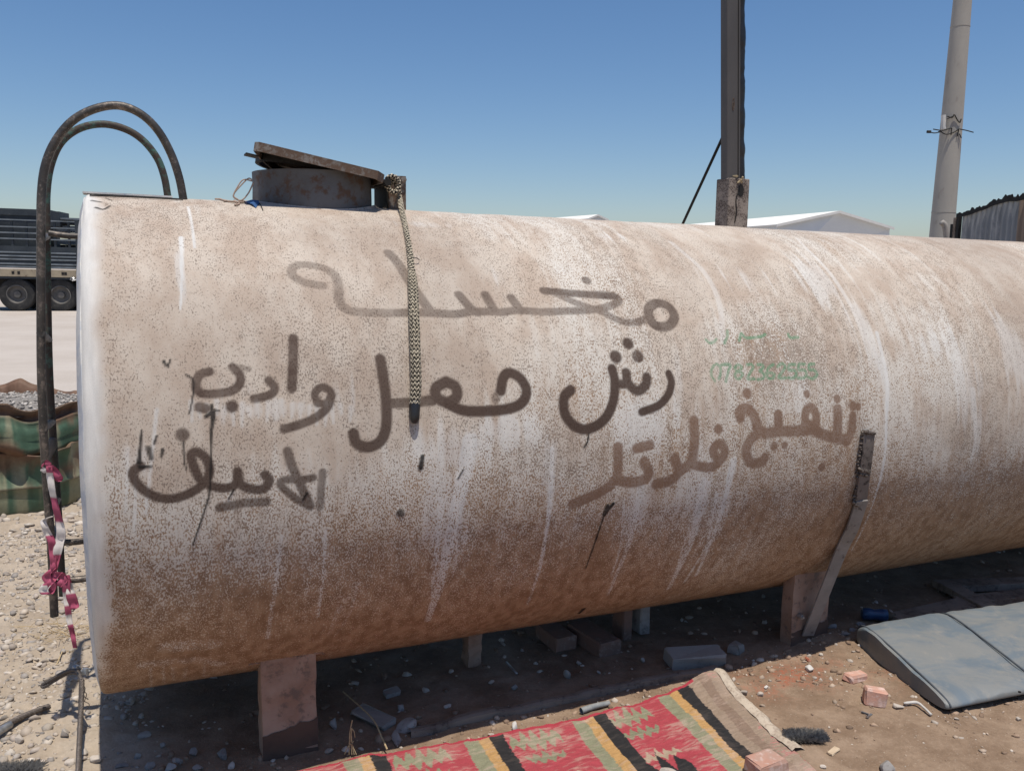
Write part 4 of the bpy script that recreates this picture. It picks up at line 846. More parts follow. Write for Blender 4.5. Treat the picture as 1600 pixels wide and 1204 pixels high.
rock('stone', gp(1282, 1028), (.012, .009, .008), M['stone'], 'cream pebble on the loose soil heap by the seat pad', 'stone')
rock('stone', gp(1285, 1199), (.013, .010, .008), M['stone'], 'small buff stone beside the brick on the rug', 'stone')
rock('stone', gp(805, 1140), (.014, .012, .022), M['tilewhite'], 'white pointed stone chip beside the red rug edge', 'stone', sink=.1)
rock('stone', gp(767, 1147), (.014, .009, .006), M['stone'], 'flat pale chip left of the white pointed chip', 'stone')
block('wood_chip', gp(1302, 1176), (.030, .010, .005), YA + .30, M['wood_pale'], 'pale splinter of wood beside the black brush', 'wood chip', bev=.002, jit=.002)
mb = MB(); mb.tube(spline([gp(1412, 1098, .012), gp(1432, 1097, .014), gp(1444, 1105, .014), gp(1455, 1116, .006)], 16), [.004, .006, .006, .006, .007, .007, .006, .006, .005, .005, .005, .005, .005, .005, .005, .006], 7); mb.solo('bone', M['tilewhite'], 'thin bent bone lying by the seat pad corner', 'bone', smooth=True)
mb = MB(); c = gp(1358, 1118, .006); mb.box(c, rmat(-.8, .1), (.022, .005, .003), .001); mb.box(c + [-.012, .012, .006], rmat(.9, .2), (.014, .003, .0025)); mb.solo('metal_scrap', M['rusty_grey'], 'small twisted metal scrap in front of the bricks', 'scrap')
# bristle brush
def brush(name, c, u, v_, L, Wd, H, nb, mat, label, cat):
    t = thing(name, c, label, cat); mb = MB(); mb.box(c + np.array([0, 0, H * .35]), np.array([u, v_, [0, 0, 1]]), (L * .9, Wd * .8, H * .35), .004); mb.build('core', M['dark'], t)
    mb = MB()
    for i in range(nb):
        a_, b_ = random.uniform(-1, 1), random.uniform(-1, 1); p = c + u * L * a_ + v_ * Wd * b_ + np.array([0, 0, H * .5]); d = np.array([0, 0, 1]) * random.uniform(.3, 1) + u * (a_ * .9 + random.uniform(-.5, .5)) + v_ * (b_ * .9 + random.uniform(-.5, .5)); d /= np.linalg.norm(d)
        q = p + d * H * random.uniform(.4, .9); mb.add([p + u * .0009, p - u * .0009, q + v_ * .0006, q + [0, 0, -.004]], [(0, 1, 2), (0, 1, 3), (1, 2, 3), (0, 2, 3)])
    o = mb.build('bristles', mat, t); o['kind'] = 'stuff'; return t
brush('scrub_brush', gp(1258, 1158), np.array(AH) * .94 + N * .34, N * .94 - np.array(AH) * .34, .062, .027, .034, 2600, M['furdark'], 'worn black bristle brush lying on soil right of the rug', 'brush')
brush('matted_bush', gp(30, 1212), np.array([1., 0, 0]), np.array([0, 1., 0]), .06, .03, .035, 1500, M['furgrey'], 'grey matted bristly tuft in the bottom left corner', 'tuft')
# pipe stub
t = thing('hose_piece', gp(930, 1108), 'cut piece of grey plastic hose lying beside the rug', 'hose'); P = spline([gp(908, 1110, .013), gp(922, 1105, .014), gp(936, 1101, .014), gp(952, 1098, .013)], 14)
mb = MB(); mb.tube(P, np.linspace(.0125, .010, 14), 14, cap=False); mb.tube(P, np.linspace(.0105, .008, 14), 14, cap=False); mb.build('hose_wall', worn('grey_hose', (.20, .21, .21), (.28, .28, .27), 40, rough=.6), t, smooth=True)
# seat pad
def seat_pad():
    cA_, cB_ = gp(1335, 1008), gp(1479, 1117)      # left end: back corner, front corner on the ground
    e = (cB_ - cA_); e[2] = 0; Lw = np.linalg.norm(e); e /= Lw; ln = np.array([-e[1], e[0], 0]); ln = ln if ln[0] > 0 else -ln
    fr = gp(1600, 1092) - cB_; fr[2] = 0; ln = fr / np.linalg.norm(fr)
    Lg = 1.45; Lf = .50
    t = thing('seat_pad', (cA_ + cB_) / 2 + ln * Lg / 2, 'faded blue vinyl bench seat pad lying on the soil', 'seat pad')
    m = 56; prof = []
    hb, hf = .125, .048
    for i in range(m):
        a_ = 2 * math.pi * i / m; x = math.cos(a_); z = math.sin(a_); x_ = np.sign(x) * abs(x) ** .52; z_ = np.sign(z) * abs(z) ** .72
        u = (x_ + 1) / 2; h = hb + (hf - hb) * u ** .95; prof.append((u, (z_ + 1) / 2 * h + .004, a_))
    stn = [(.0, .965), (.004, .985), (.012, 1.0)] + [(q, 1.0) for q in np.linspace(.03, 1, 90)]
    rows = []
    for q, sc in stn:
        row = []
        for u, z, a_ in prof:
            uu = .5 + (u - .5) * sc; zz = z * (sc if z > .02 else 1)
            pz = zz + (.012 * (vn(q * 7, u * 4, 12) - .5) + .008 * (vn(q * 26, u * 9, 13) - .5) + .006 * (vn(q * 44 + u * 6, u * 14, 14) - .5)) * (z > .03) - (.012 * math.exp(-((q * Lg - Lf) / .012) ** 2) if z > .02 else 0) + (.006 * math.sin(min(q * Lg / Lf, 1) * math.pi) if z > .03 else 0)
            row.append(cA_ + e * (Lw * uu) + ln * (q * Lg) + np.array([0, 0, pz]))
        rows.append(row)
    mb = MB(); mb.grid(np.array(rows), closed=True)
    k = mb.k - m; mb.f += [tuple(range(m)), tuple(k + i for i in range(m))]; mb.build('cover', M['vinyl'], t, smooth=True, angle=60)
    def line(q, out, name, lo_=0, hi_=m // 2 + 2):
        P = [cA_ + e * (Lw * (.5 + (u - .5) * 1.0)) + ln * (q * Lg) + np.array([0, 0, z + out]) for u, z, a_ in prof[lo_:hi_]]
        mb = MB(); mb.tube(spline(P, 60), .0042, 8); mb.build(name, M['piping'], t, smooth=True)
    line(.012, .002, 'piping'); line(Lf / Lg, .0, 'piping')
    c = cB_ + ln * .33 - e * .03 + [0, 0, .05]
    c = gp(1593, 1081, .045); mb = MB(); mb.tube([c, c + [0, 0, .004]], .006, 8); mb.build('stud', M['dark'], t)
seat_pad()

# ------------------------------------------------------------------ woven rug
def rug():
    s_r = sn(gp(1122, 1070))[0] - .03; n0 = .775; s_l = .12; n_end = 1.62
    hx = 520; hy = 260; su = np.linspace(s_l, s_r, hx); nu = np.linspace(n0, n_end, hy); S_, N_ = np.meshgrid(su, nu)
    # edge positions along the strip, from the stripes seen in the photograph
    edge = n0 + .05 * sst(.9, .3, S_) * 0 - .085 * sst(1.15, .4, S_) + .015 * np.sin(S_ * 5)
    Nn = N_ + (edge - n0) * (1 - (N_ - n0) / (n_end - n0))
    S0_ = S_; S_ = S_ - (Nn - n0) * .10 * sst(s_l, s_r, S_)
    P = CT[:2] + S_[..., None] * AH[:2] + Nn[..., None] * N[:2]
    S_ = S0_
    z = gheight(P[..., 0], P[..., 1]) + .010 + .012 * (fbm(S_ * 5, Nn * 4, 91, 2) - .35) + .004 * np.sin(S_ * 24 + Nn * 6) * fbm(S_ * 3, Nn * 3, 92, 2)
    lift = np.exp(-((S_ - s_r + .05) / .13) ** 2 - ((Nn - n0) / .16) ** 2) * .040; z = np.maximum(z, gheight(P[..., 0], P[..., 1]) + .007) + lift
    top = np.concatenate([P, z[..., None]], -1)
    U = (s_r - S_) * 1000; Vv = (Nn - edge) * 1000     # mm from the end / from the far edge
    jag = 5 * (vn(S_ * 60, Nn * 210, 93) - .5); U_ = U + jag
    red, grn, tan, blk, crm = np.array([.35, .042, .058]), np.array([.215, .215, .135]), np.array([.44, .255, .095]), np.array([.022, .021, .022]), np.array([.40, .30, .21])
    C_ = np.zeros(S_.shape + (3,)); C_[:] = red
    wear = .5 * fbm(S_ * 30, Nn * 170, 94, 3) + .5 * fbm(S_ * 9, Nn * 22, 98, 3); wash = fbm(S_ * 4, Nn * 4, 95, 3)
    def band(u0, u1, col):
        k = ((U_ >= u0) & (U_ < u1))[..., None]; C_[:] = np.where(k, np.asarray(col), C_)
    def zig(uc, vc, hu, hv, col, st=4, ph=0):
        # stepped lozenge
        du = np.abs(U_ - uc) / hu; dv = np.abs(Vv + jag - vc) / hv; saw = .35 * np.abs(((U_ - uc) / hu * st + ph) % 1.0 - .5) * 2
        k = ((du < 1) & (dv + saw * .9 < 1 - .25 * du))[..., None]; C_[:] = np.where(k, np.asarray(col), C_)
    band(0, 150, np.array([.27, .20, .145])); band(60, 105, np.array([.21, .145, .105]))
    def teeth(uc, vc, hu, hv, col, n_, up_=False):
        du = (U_ - uc) / hu; saw = np.abs((du * n_ / 2) % 1.0 - .5) * 2; dv = (Vv + jag - vc) / hv; env = 1 - .45 * np.abs(du)
        k = (np.abs(du) < 1) & (dv > -env * (1.25 * saw)) & (dv < (1.2 if up_ else env * (.25 + .9 * (1 - saw))))
        C_[:] = np.where(k[..., None], np.asarray(col), C_)
    per = [(150, 205, blk), (205, 245, tan), (245, 300, grn)]
    for off in (0, 395, 820, 1250, 1680):
        for u0, u1, c in per: band(u0 + off, u1 + off, c)
        teeth(470 + off, 75, 100, 62, grn, 5); teeth(470 + off, 185, 75, 40, grn * .9, 4); teeth(480 + off, 330, 95, 34, crm * .9, 5)
        teeth(490 + off, 430, 92, 95, blk, 3, True); teeth(490 + off, 620, 100, 60, grn, 5)
    for off in (0, 395, 820, 1250): band(545 + off - 0, 545 + off, red)
    rednoise = ((U < 60) & (wear > .62))[..., None]; C_[:] = np.where(rednoise, red, C_)
    k = np.clip(sst(.48, .72, wear) * .5 + sst(.5, .75, wash) * .35 + .05, 0, .75)[..., None]; dark = (C_.sum(-1, keepdims=True) < .1)
    C_ *= (.86 + .28 * vn(S_ * 40, Nn * 260, 99))[..., None]
    C_ = C_ * (1 - k * np.where(dark, .12, 1)) + np.array([.46, .34, .27]) * k * np.where(dark, .12, 1)
    k = ((Vv < 14))[..., None]; C_ = np.where(k & (U[..., None] > 120), red * 1.05, C_)
    top[..., 2] += .0016 * (np.sin(S_ * 900) * .5 + vn(S_ * 220, Nn * 220, 96))
    C4 = np.concatenate([np.clip(C_, 0, 1), np.ones(S_.shape + (1,))], -1)
    t = thing('rug', G((s_l + s_r) / 2, 1.1), 'faded red green and black striped wool rug lying beside the tank', 'rug')
    mb = MB(); mb.grid(top, col=C4)
    bot = top - [0, 0, .006]; rim = np.concatenate([top[0], top[:, -1], top[-1][::-1], top[:, 0][::-1]]); rimb = rim - [0, 0, .006]
    cr = np.concatenate([C4[0], C4[:, -1], C4[-1][::-1], C4[:, 0][::-1]]); mb.grid(np.array([rim, rimb]), col=np.array([cr, cr * .7]))
    mb.build('weave', M['kilim'], t, smooth=True, col=True)
    # turned-under cream border along the end
    mb = MB(); rows = []
    for i in range(60):
        k = int(i / 59 * (hy - 1) * .62); p = top[k, -1]; wv = .010 * (vn(i * .25, 2, 3) - .5); w0 = .042 + .014 * vn(i * .2, 0, 5)
        rows.append([p + AH * (-.012) + [0, 0, .003], p + AH * (.004 + wv) + [0, 0, .012], p + AH * (w0 * .6 + wv) + [0, 0, .006], p + AH * (w0 + wv) + [0, 0, -.004 - .45 * (p[2] - gz(p))], p + AH * (w0 + wv - .004) + [0, 0, -.012 - .5 * (p[2] - gz(p))]])
    mb.grid(np.array(rows)); mb.build('end_border', worn('cream_border', (.50, .42, .33), (.42, .345, .27), 20, (.34, .27, .21), 80, .3, .95, 0, .5), t, smooth=True)
    return s_r, n0
rug_s, rug_n = rug()
def on_rug(x, y): P = gp(x, y, .025); P[2] = max(gz(P), 0) + .014; return P
block('brick', on_rug(1196, 1203), (.060, .045, .026), YA + .05, M['brick'], 'pale pink brick weighing down the near end of the rug', 'brick', bev=.008, jit=.003)
rock('stone', on_rug(1048, 1206), (.038, .024, .020), M['stone'], 'cream lump of stone lying on the rug', 'stone', yaw=YA, sink=.02)
# dry weed at the rug
mb = MB(); c = gp(548, 1178)
for dx, h in ((-.022, .05), (-.006, .13), (.012, .07), (.02, .05), (.004, .10)): mb.tube(spline([c + [dx, 0, 0], c + [dx * .4, 0, h * .6], c + [dx * -.2 + .006, 0, h]], 8), .0018, 5)
mb.tube(spline([c + [0, 0, .10], c + [.012, 0, .09], c + [.016, 0, .065]], 6), .0014, 5); mb.solo('dry_weed', M['dry'], 'dry straw weed stalk standing at the rug edge by the leg', 'weed')
mb = MB(); c = gp(100, 985)
for i in range(90): 
    p = c + [random.gauss(.02, .09), random.gauss(0, .07), .002]; d = np.array([random.gauss(0, .05), random.gauss(-.01, .03), random.uniform(.004, .05)]); mb.tube([p, p + d * .6, p + d * 1.1 - [0, 0, .006]], .0011, 4)
mb.tube(spline([gp(100, 1010, .01), gp(94, 1025, .02), gp(86, 1042, .004)], 8), .003, 5); tag(mb.solo('dry_grass', M['dry'], None, None), kind='stuff')

# ------------------------------------------------------------------ shade under the tank
def shaded(x, y): return gp(x, y)
block('concrete_block', shaded(868, 1000), (.055, .10, .033), YA + .05, M['brick_shade'], 'shade-darkened brown block under the tank left of its pair', 'block')
block('concrete_block', shaded(927, 1004), (.060, .13, .036), YA + .12, M['brick_shade'], 'longer shade-darkened brown block under the tank, right of its pair', 'block')
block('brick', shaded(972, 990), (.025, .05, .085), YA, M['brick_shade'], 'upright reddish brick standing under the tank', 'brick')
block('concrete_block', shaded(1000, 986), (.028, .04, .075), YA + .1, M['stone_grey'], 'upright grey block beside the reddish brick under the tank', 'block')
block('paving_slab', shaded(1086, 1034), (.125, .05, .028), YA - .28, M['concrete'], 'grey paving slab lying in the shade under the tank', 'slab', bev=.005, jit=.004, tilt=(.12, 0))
block('broken_slab', gp(583, 1120), (.088, .034, .012), -.62 + .0, M['concrete'], 'long broken grey slab lying near the first leg', 'slab', bev=.004, jit=.004, tilt=(.1, .05))
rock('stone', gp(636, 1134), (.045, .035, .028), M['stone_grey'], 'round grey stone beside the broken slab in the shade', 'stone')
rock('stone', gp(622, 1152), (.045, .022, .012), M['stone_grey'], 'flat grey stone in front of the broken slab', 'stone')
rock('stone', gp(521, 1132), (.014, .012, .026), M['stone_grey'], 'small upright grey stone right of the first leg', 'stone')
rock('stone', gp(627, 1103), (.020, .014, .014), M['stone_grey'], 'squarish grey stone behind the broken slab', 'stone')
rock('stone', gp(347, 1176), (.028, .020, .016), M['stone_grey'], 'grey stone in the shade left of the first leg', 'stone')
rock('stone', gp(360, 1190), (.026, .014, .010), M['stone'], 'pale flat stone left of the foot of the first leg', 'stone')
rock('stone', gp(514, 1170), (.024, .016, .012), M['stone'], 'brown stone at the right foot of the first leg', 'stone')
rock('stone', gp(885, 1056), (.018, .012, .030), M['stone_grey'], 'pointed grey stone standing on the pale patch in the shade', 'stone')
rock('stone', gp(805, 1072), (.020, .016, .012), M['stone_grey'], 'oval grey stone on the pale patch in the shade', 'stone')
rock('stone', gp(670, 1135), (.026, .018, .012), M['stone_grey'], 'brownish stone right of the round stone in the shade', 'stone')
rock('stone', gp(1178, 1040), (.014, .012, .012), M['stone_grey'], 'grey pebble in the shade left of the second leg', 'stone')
for (x, y) in ((556, 1064), (705, 1046), (768, 1062), (838, 1032), (936, 1048), (1004, 1030), (700, 1098), (742, 1020), (664, 1076), (905, 1030)):
    rock('stone', gp(x, y), (random.uniform(.012, .022), random.uniform(.010, .018), random.uniform(.007, .013)), M['stone'], 'small pale stone strewn in the shade under the middle of the tank', 'stone', 'pale stones shaded under the middle of the tank', sub=2)
block('broken_slab', gp(612, 1078), (.032, .022, .008), .5, M['concrete'], 'small square grey slab piece lying behind the long broken slab', 'slab', bev=.003, jit=.003, tilt=(.1, -.1))
block('concrete_block', gp(1150, 1016), (.03, .025, .02), YA + .4, M['concrete'], 'small grey block chip in the shade beside the paving slab', 'block', bev=.005, jit=.004)
gl = [gp(x, y) for x, y in ((215, 1180), (255, 1165), (280, 1190), (265, 1200), (235, 1195), (300, 1172), (225, 1150), (310, 1196), (190, 1195))]
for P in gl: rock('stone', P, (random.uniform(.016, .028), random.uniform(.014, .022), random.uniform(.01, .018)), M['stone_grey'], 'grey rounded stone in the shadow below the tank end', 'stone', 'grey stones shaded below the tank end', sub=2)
mb = MB(); mb.tube([gp(791, 1034, .012), gp(808, 1052, .006)], [.006, .0045], 8); mb.solo('metal_tube', M['clamp'], 'short thin metal tube lying in the shade under the tank', 'tube', smooth=True)
mb = MB(); mb.tube(spline([gp(536, 1080, .02), gp(580, 1120, .035), gp(596, 1150, .02), gp(605, 1170, .006)], 16), .003, 5); mb.solo('twig', M['dry'], 'thin bent twig lying across the broken slab', 'twig')
# half-buried plank along the shadow edge
p0, p1 = gp(560, 1160), gp(1140, 1052); pl = [gp(x, y) for x, y in ((640, 1142), (800, 1108), (960, 1075), (1120, 1047))]
mb = MB(); rows = []
for i, P in enumerate(spline(pl, 40)):
    z = gz(P) + .004 + .007 * vn(i * .3, 1, 6); rows.append([P + N * .02 + [0, 0, z - .03], P + N * .018 + [0, 0, z + .012], P + N * .004 + [0, 0, z + .016], P - N * .022 + [0, 0, z + .012], P - N * .024 + [0, 0, z - .03]])
mb.grid(np.array(rows)); mb.solo('plank', M['wood'], 'half buried weathered plank along the edge of the tank shadow', 'plank')
# pallet boards and bottle, right
pal = thing('pallet', gp(1530, 935), 'old wooden pallet frame lying in the shade behind the seat pad', 'pallet')
for (x0, y0, x1, y1, wd, th) in ((1465, 921, 1640, 915, .05, .02), (1478, 922, 1560, 968, .05, .018), (1500, 946, 1650, 930, .05, .018), (1400, 975, 1520, 948, .06, .018)):
    a_, b_ = gp(x0, y0), gp(x1, y1); d = b_ - a_; L = np.linalg.norm(d); d /= L; mb = MB(); u = np.array([-d[1], d[0], 0])
    mb.box((a_ + b_) / 2 + [0, 0, th + .012 * (y0 == 922)], np.array([d, u, [0, 0, 1]]), (L / 2, wd, th), .003, .001); mb.build('board', M['wood'], pal)
bt = thing('plastic_bottle', gp(1372, 962), 'crumpled blue plastic bottle lying in the shade beside the second leg', 'bottle'); a_, b_ = gp(1346, 958, .03), gp(1386, 961, .03); d = b_ - a_
mb = MB(); mb.tube([a_ + d * t for t in (0, .05, .3, .5, .8, 1.0)], [.02, .03, .031, .026, .031, .03], 14); mb.build('bottle_body', M['plastic_blue'], bt, smooth=True)
mb = MB(); mb.tube([b_, b_ + d * .2, b_ + d * .32], [.03, .015, .014], 14); mb.build('bottle_neck', worn('bottle_neck', (.16, .12, .08), (.12, .09, .06), 20), bt, smooth=True)
# litter in the deep shade on the right
for (x, y) in ((1320, 1000), (1300, 985), (1330, 985), (1345, 975)):
    rock('stone', gp(x, y), (.03, .02, .012), M['stone_grey'], 'dark flat stone in the shade between second leg and seat pad', 'stone', 'dark stones beside the second leg', sub=2)

# ------------------------------------------------------------------ wire ropes, left foreground
cab = thing('wire_rope', gp(125, 1204), 'brown steel wire rope standing from the ground with a clamped loop', 'cable')
c0 = gp(123, 1215, .0); zc = gp(124, 1110)
top = pn(127, 1052, .02)
bx_ = gp(122, 1212, .03)
mid = gp(126, 1120, .10); head = gp(128, 1062, .20)
strands([bx_, (bx_ * .6 + mid * .4), mid, head], .0052, 5, .05, .0046).build('standing_strand', M['wire'], cab, smooth=True)
lp = [head, gp(118, 1046, .21), gp(100, 1050, .19), gp(82, 1060, .16), (gp(67, 1069, .13)), gp(70, 1072, .125), gp(84, 1063, .15), gp(104, 1052, .18), gp(122, 1050, .205)]
strands(lp, .0040, 5, .045, .0036, 200).build('loop_strand', M['wire'], cab, smooth=True)
for (x, y, z, dd) in ((119, 1044, .21, .010), (134, 1048, .21, .012)):
    c = gp(x, y, z); mb = MB(); mb.box(c, rmat(.4, .3), (.012, .010, .012), .003); mb.tube([c - [.016, 0, 0], c + [.018, 0, 0]], .005, 8); mb.tube([c + [.01, -.01, -.012], c + [.01, -.01, .016]], .0045, 8); mb.build('rope_clamp', M['clamp'], cab)
for k in range(4):
    c = head + np.array([0, 0, -.02 - .02 * k]); mb = MB(); q = RNG.normal(0, .015, 3); mb.tube(spline([c, c + [.012 + .004 * k, -.004, -.012], c + q + [.02, -.01, -.03]], 8), .0016, 5); mb.build('frayed_wire', M['wire'], cab)
rp2 = [gp(-30, 1158, .03), gp(10, 1132, .025), gp(40, 1117, .022), gp(62, 1108, .02), gp(77, 1103, .016)]
c2 = thing('wire_rope', gp(30, 1125), 'thick grey wire rope end lying on the gravel at lower left', 'cable')
strands(rp2, .0062, 6, .07, .0052).build('lay_strands', M['wire'], c2, smooth=True)
mb = MB(); P = spline([gp(-10, 1148, .027), gp(16, 1131, .026)], 6); mb.tube(P, .0135, 12); mb.build('ferrule', M['clamp'], c2, smooth=True)
for (x, y, d, lab) in ((34, 1116, (.016, .012, .014), 'grey stone behind the lying wire rope'), (30, 1158, (.022, .018, .014), 'rounded stone in front of the lying wire rope'), (102, 1152, (.022, .02, .015), 'low stone left of the standing wire rope'), (112, 1188, (.022, .016, .014), 'pale stone beside the base of the standing wire rope'),
                       (150, 1192, (.026, .018, .014), 'pale stone between wire rope and tank shadow'), (132, 1180, (.018, .014, .012), 'small pale stone right of the standing wire rope'), (60, 1040, (.022, .015, .010), 'grey flat stone behind the wire rope loop'), (15, 1010, (.022, .018, .012), 'pale stone at the left edge below the drum')):
    rock('stone', gp(x, y), d, M['stone'], lab, 'stone')

# ------------------------------------------------------------------ trailer truck
TY = 29.0; tc = wp(62, 475, TY); yawT = math.radians(14)
tr = thing('trailer_truck', (tc[0], tc[1], 0), 'dark slat sided cargo trailer parked across the lot behind the ladder', 'truck')
ux = np.array([math.cos(yawT), math.sin(yawT), -.012]); uy = np.array([-math.sin(yawT), math.cos(yawT), 0]); uz = np.array([0, 0, 1.0]); TF = np.array([ux, uy, uz]); T0 = np.array([tc[0], tc[1], 0.0])
def TP(x, y, z): return T0 + ux * x + uy * y + uz * z
def tbox(x0, x1, y0, y1, z0, z1, name, mat, par=None): mb = MB(); mb.box(TP((x0 + x1) / 2, (y0 + y1) / 2, (z0 + z1) / 2), TF, (abs(x1 - x0) / 2, abs(y1 - y0) / 2, abs(z1 - z0) / 2)); return mb.build(name, mat, par or tr)
PXM = 29.0 / FPX; zz = lambda y: 1.72 + (396 - y) * PXM
xs = lambda x: (x - 62) * PXM
XL, XR = -6.5, 4.2
tbox(XL, XR, .0, 2.4, 1.05, 1.22, 'chassis', M['trailer']); tbox(XL, XR, -.05, .0, zz(423.5), zz(412), 'side_rail', M['trailer_rail'])
tbox(XL, XR, .5, 2.0, .62, 1.05, 'underframe', M['dark'])
for i, y in enumerate((408.5, 404, 397, 392, 386.5)): tbox(XL, XR, -.02, .02, zz(y + 1.2), zz(y - 1.2), 'slat', M['trailer_slat'])
for (ya, yb) in ((408, 405), (403, 398), (396, 393), (391.5, 387.5), (385, 377)): tbox(XL, XR, .022, .05, zz(ya), zz(yb), 'side_board', M['trailer'])
for y in (337.5, 348, 357, 366): tbox(XL, XR, -.02, .02, zz(y + .9), zz(y - .9), 'slat', M['trailer_slat'])
for x in np.arange(-6.3, 4.2, .43): tbox(x - .035, x + .035, .0205, .09, zz(377), zz(338), 'slat_upright', M['trailer'])
for x in (-5.2, -2.75, xs(4), 1.28, 3.4): tbox(x - .06, x + .06, -.055, .019, zz(412), zz(335), 'stake', M['trailer'])
tbox(XL, xs(72), .35, 2.2, zz(384), zz(330), 'cargo_box', M['trailer']); tbox(XL, xs(80), .3, 2.25, zz(330), zz(320), 'cargo_cover', M['trailer'])
tbox(xs(74), xs(94), .3, 1.6, zz(345), zz(322), 'cargo_box', M['trailer'])
for k, (y0, y1) in enumerate(((331, 334), (337, 340), (343, 352), (355, 361), (364, 372))): tbox(xs(82), XR, .4 + .12 * k, 2.1, zz(y1), zz(y0), 'cargo_beam', M['trailer_slat'] if k % 2 == 0 else M['trailer'])
tbox(XL, XR, 2.3, 2.34, zz(412), zz(372), 'far_side', M['trailer'])
mb = MB(); mb.tube([TP(xs(124), -.06, zz(390)), TP(xs(117), -.06, zz(414))], .015, 6); mb.build('tie_strap', M['trailer_rail'], tr)
mb = MB(); c = TP(xs(114), -.08, zz(426))
for i in range(4): mb.tube([c + RNG.normal(0, .05, 3), c + RNG.normal(0, .05, 3), c + RNG.normal(0, .04, 3)], .03, 6)
mb.build('ratchet', M['clamp'], tr)
for x in (xs(28), xs(36), xs(98), xs(102)): tbox(x - .04, x + .04, -.056, -.0505, zz(420), zz(415.5), 'rail_patch', M['dark'])
def wheel(cx, far_=False):
    R_ = .55; prof = [(R_ * .56, -.13), (R_ * .72, -.16), (R_ * .94, -.14), (R_, -.09), (R_, .14), (R_ * .9, .18), (R_ * .56, .16)]
    y0 = 1.9 if far_ else .18; c = TP(cx, y0, R_ - .02); an = np.linspace(0, 2 * math.pi, 36, endpoint=False); mb = MB()
    mb.grid(np.array([[c + ux * r * math.cos(t) + uz * r * math.sin(t) + uy * d for t in an] for r, d in prof]), closed=True); wh = mb.build('wheel', M['tyre'], tr, smooth=True, angle=35)
    mb = MB(); mb.grid(np.array([[c + ux * r * math.cos(t) + uz * r * math.sin(t) + uy * d for t in an] for r, d in ((R_ * .58, -.135), (R_ * .53, -.145), (R_ * .50, -.08), (R_ * .44, -.02), (R_ * .2, .0), (R_ * .19, -.08), (.001, -.085))]), closed=True); mb.build('rim', M['rim'], wh, smooth=True, angle=35)
for x in (xs(30), xs(92), xs(30) + 2 * xs(92) - 2 * xs(30), xs(30) - 4.2): wheel(x); 
for x in (xs(30), xs(92), xs(30) + 2 * xs(92) - 2 * xs(30)): wheel(x, True)

# ------------------------------------------------------------------ sheds
def shed(name, Pl, Pa, Pr, back, eave_drop, label, roofmat=M['shed_roof']):
    """gable corners left/apex/right (world), length vector back; real walls down to the ground"""
    t = thing(name, ((Pl + Pr) / 2) * [1, 1, 0], label, 'warehouse'); Pl, Pa, Pr, back = map(lambda q: np.asarray(q, float), (Pl, Pa, Pr, back))
    g = lambda q: np.array([q[0], q[1], 0.0]); mb = MB()
    ring = [g(Pl), g(Pr), Pr, Pa, Pl]; mb.prism(ring, back); mb.build('wall', M['shed_wall'], t)
    o = (Pr - Pl); o[2] = 0; o /= np.linalg.norm(o); b = back / np.linalg.norm(back); u3 = np.array([0, 0, .25])
    for a_, c_, sg in ((Pl, Pa, -1), (Pr, Pa, 1)):
        sl = (a_ - c_); e = a_ + sl / np.linalg.norm(sl) * .5; mb = MB(); mb.prism([e - b * .7 + [0, 0, .03], c_ - b * .7 + [0, 0, .03], c_ - b * .7 + u3, e - b * .7 + u3], back + b * 1.4); mb.build('roof', roofmat, t)
        mb = MB(); mb.prism([e - b * .95 - [0, 0, .25], c_ - b * .95 - [0, 0, .25], c_ - b * .95 + u3 * 1.1, e - b * .95 + u3 * 1.1], b * .2); mb.build('barge_board', M['shed_trim'], t)
    return t
YW = 180.0
Pl, Pa, Pr = wp(1213, 352, YW), wp(1308, 331.5, YW), wp(1390, 360, YW + 6); Pr[2] = Pl[2]
Bk = wp(1010, 348, YW + 62)[:2] - Pl[:2]; shed('warehouse', Pl, Pa, Pr, np.array([Bk[0], Bk[1], 0]), 0, 'large white gabled metal warehouse beyond the tank on the right')
YW2 = 260.0
Pl, Pa, Pr = wp(905, 343, YW2), wp(925, 340, YW2), wp(945, 343, YW2); 
Pl, Pa, Pr = wp(918, 342, YW2), wp(932, 336.5, YW2), wp(946, 343, YW2); Bk = wp(838, 336, YW2 + 30)[:2] - Pa[:2]
shed('warehouse', Pl, Pa, Pr, np.array([Bk[0], Bk[1], 0]), 0, 'small white roof peeping over the tank left of the black post')

# ------------------------------------------------------------------ utility pole
YP = 12.0
pb_, pt2 = wp(1471, 372, YP), wp(1504, 0, YP); dv = (pt2 - pb_) / (pt2[2] - pb_[2]); base_p = pb_ - dv * pb_[2]; top_p = base_p + dv * 8.5
rb = 17.6 / FPX * YP; rtp = 12.8 / FPX * YP; z1_ = pb_[2]; z2_ = pt2[2]
rr = lambda z: rb + (rtp - rb) * (z - z1_) / (z2_ - z1_)
pole = thing('utility_pole', base_p, 'round grey concrete utility pole standing behind the tank at right', 'pole')
mb = MB(); zs = np.linspace(0, 8.5, 40); mb.tube([base_p + dv * z for z in zs], [max(rr(z), .05) for z in zs], 28); mb.build('shaft', M['pole'], pole, smooth=True, angle=40)
for yj in (332, 42):
    z = wp(1480, yj, YP)[2]; mb = MB(); mb.tube([base_p + dv * (z - .008), base_p + dv * (z + .008)], rr(z) + .003, 28); mb.build('mould_ring', M['pole'], pole, smooth=True, angle=40)
def pw(x, y, off=0.0): return wp(x, y, YP - rb * .96 - off)
mb = MB()
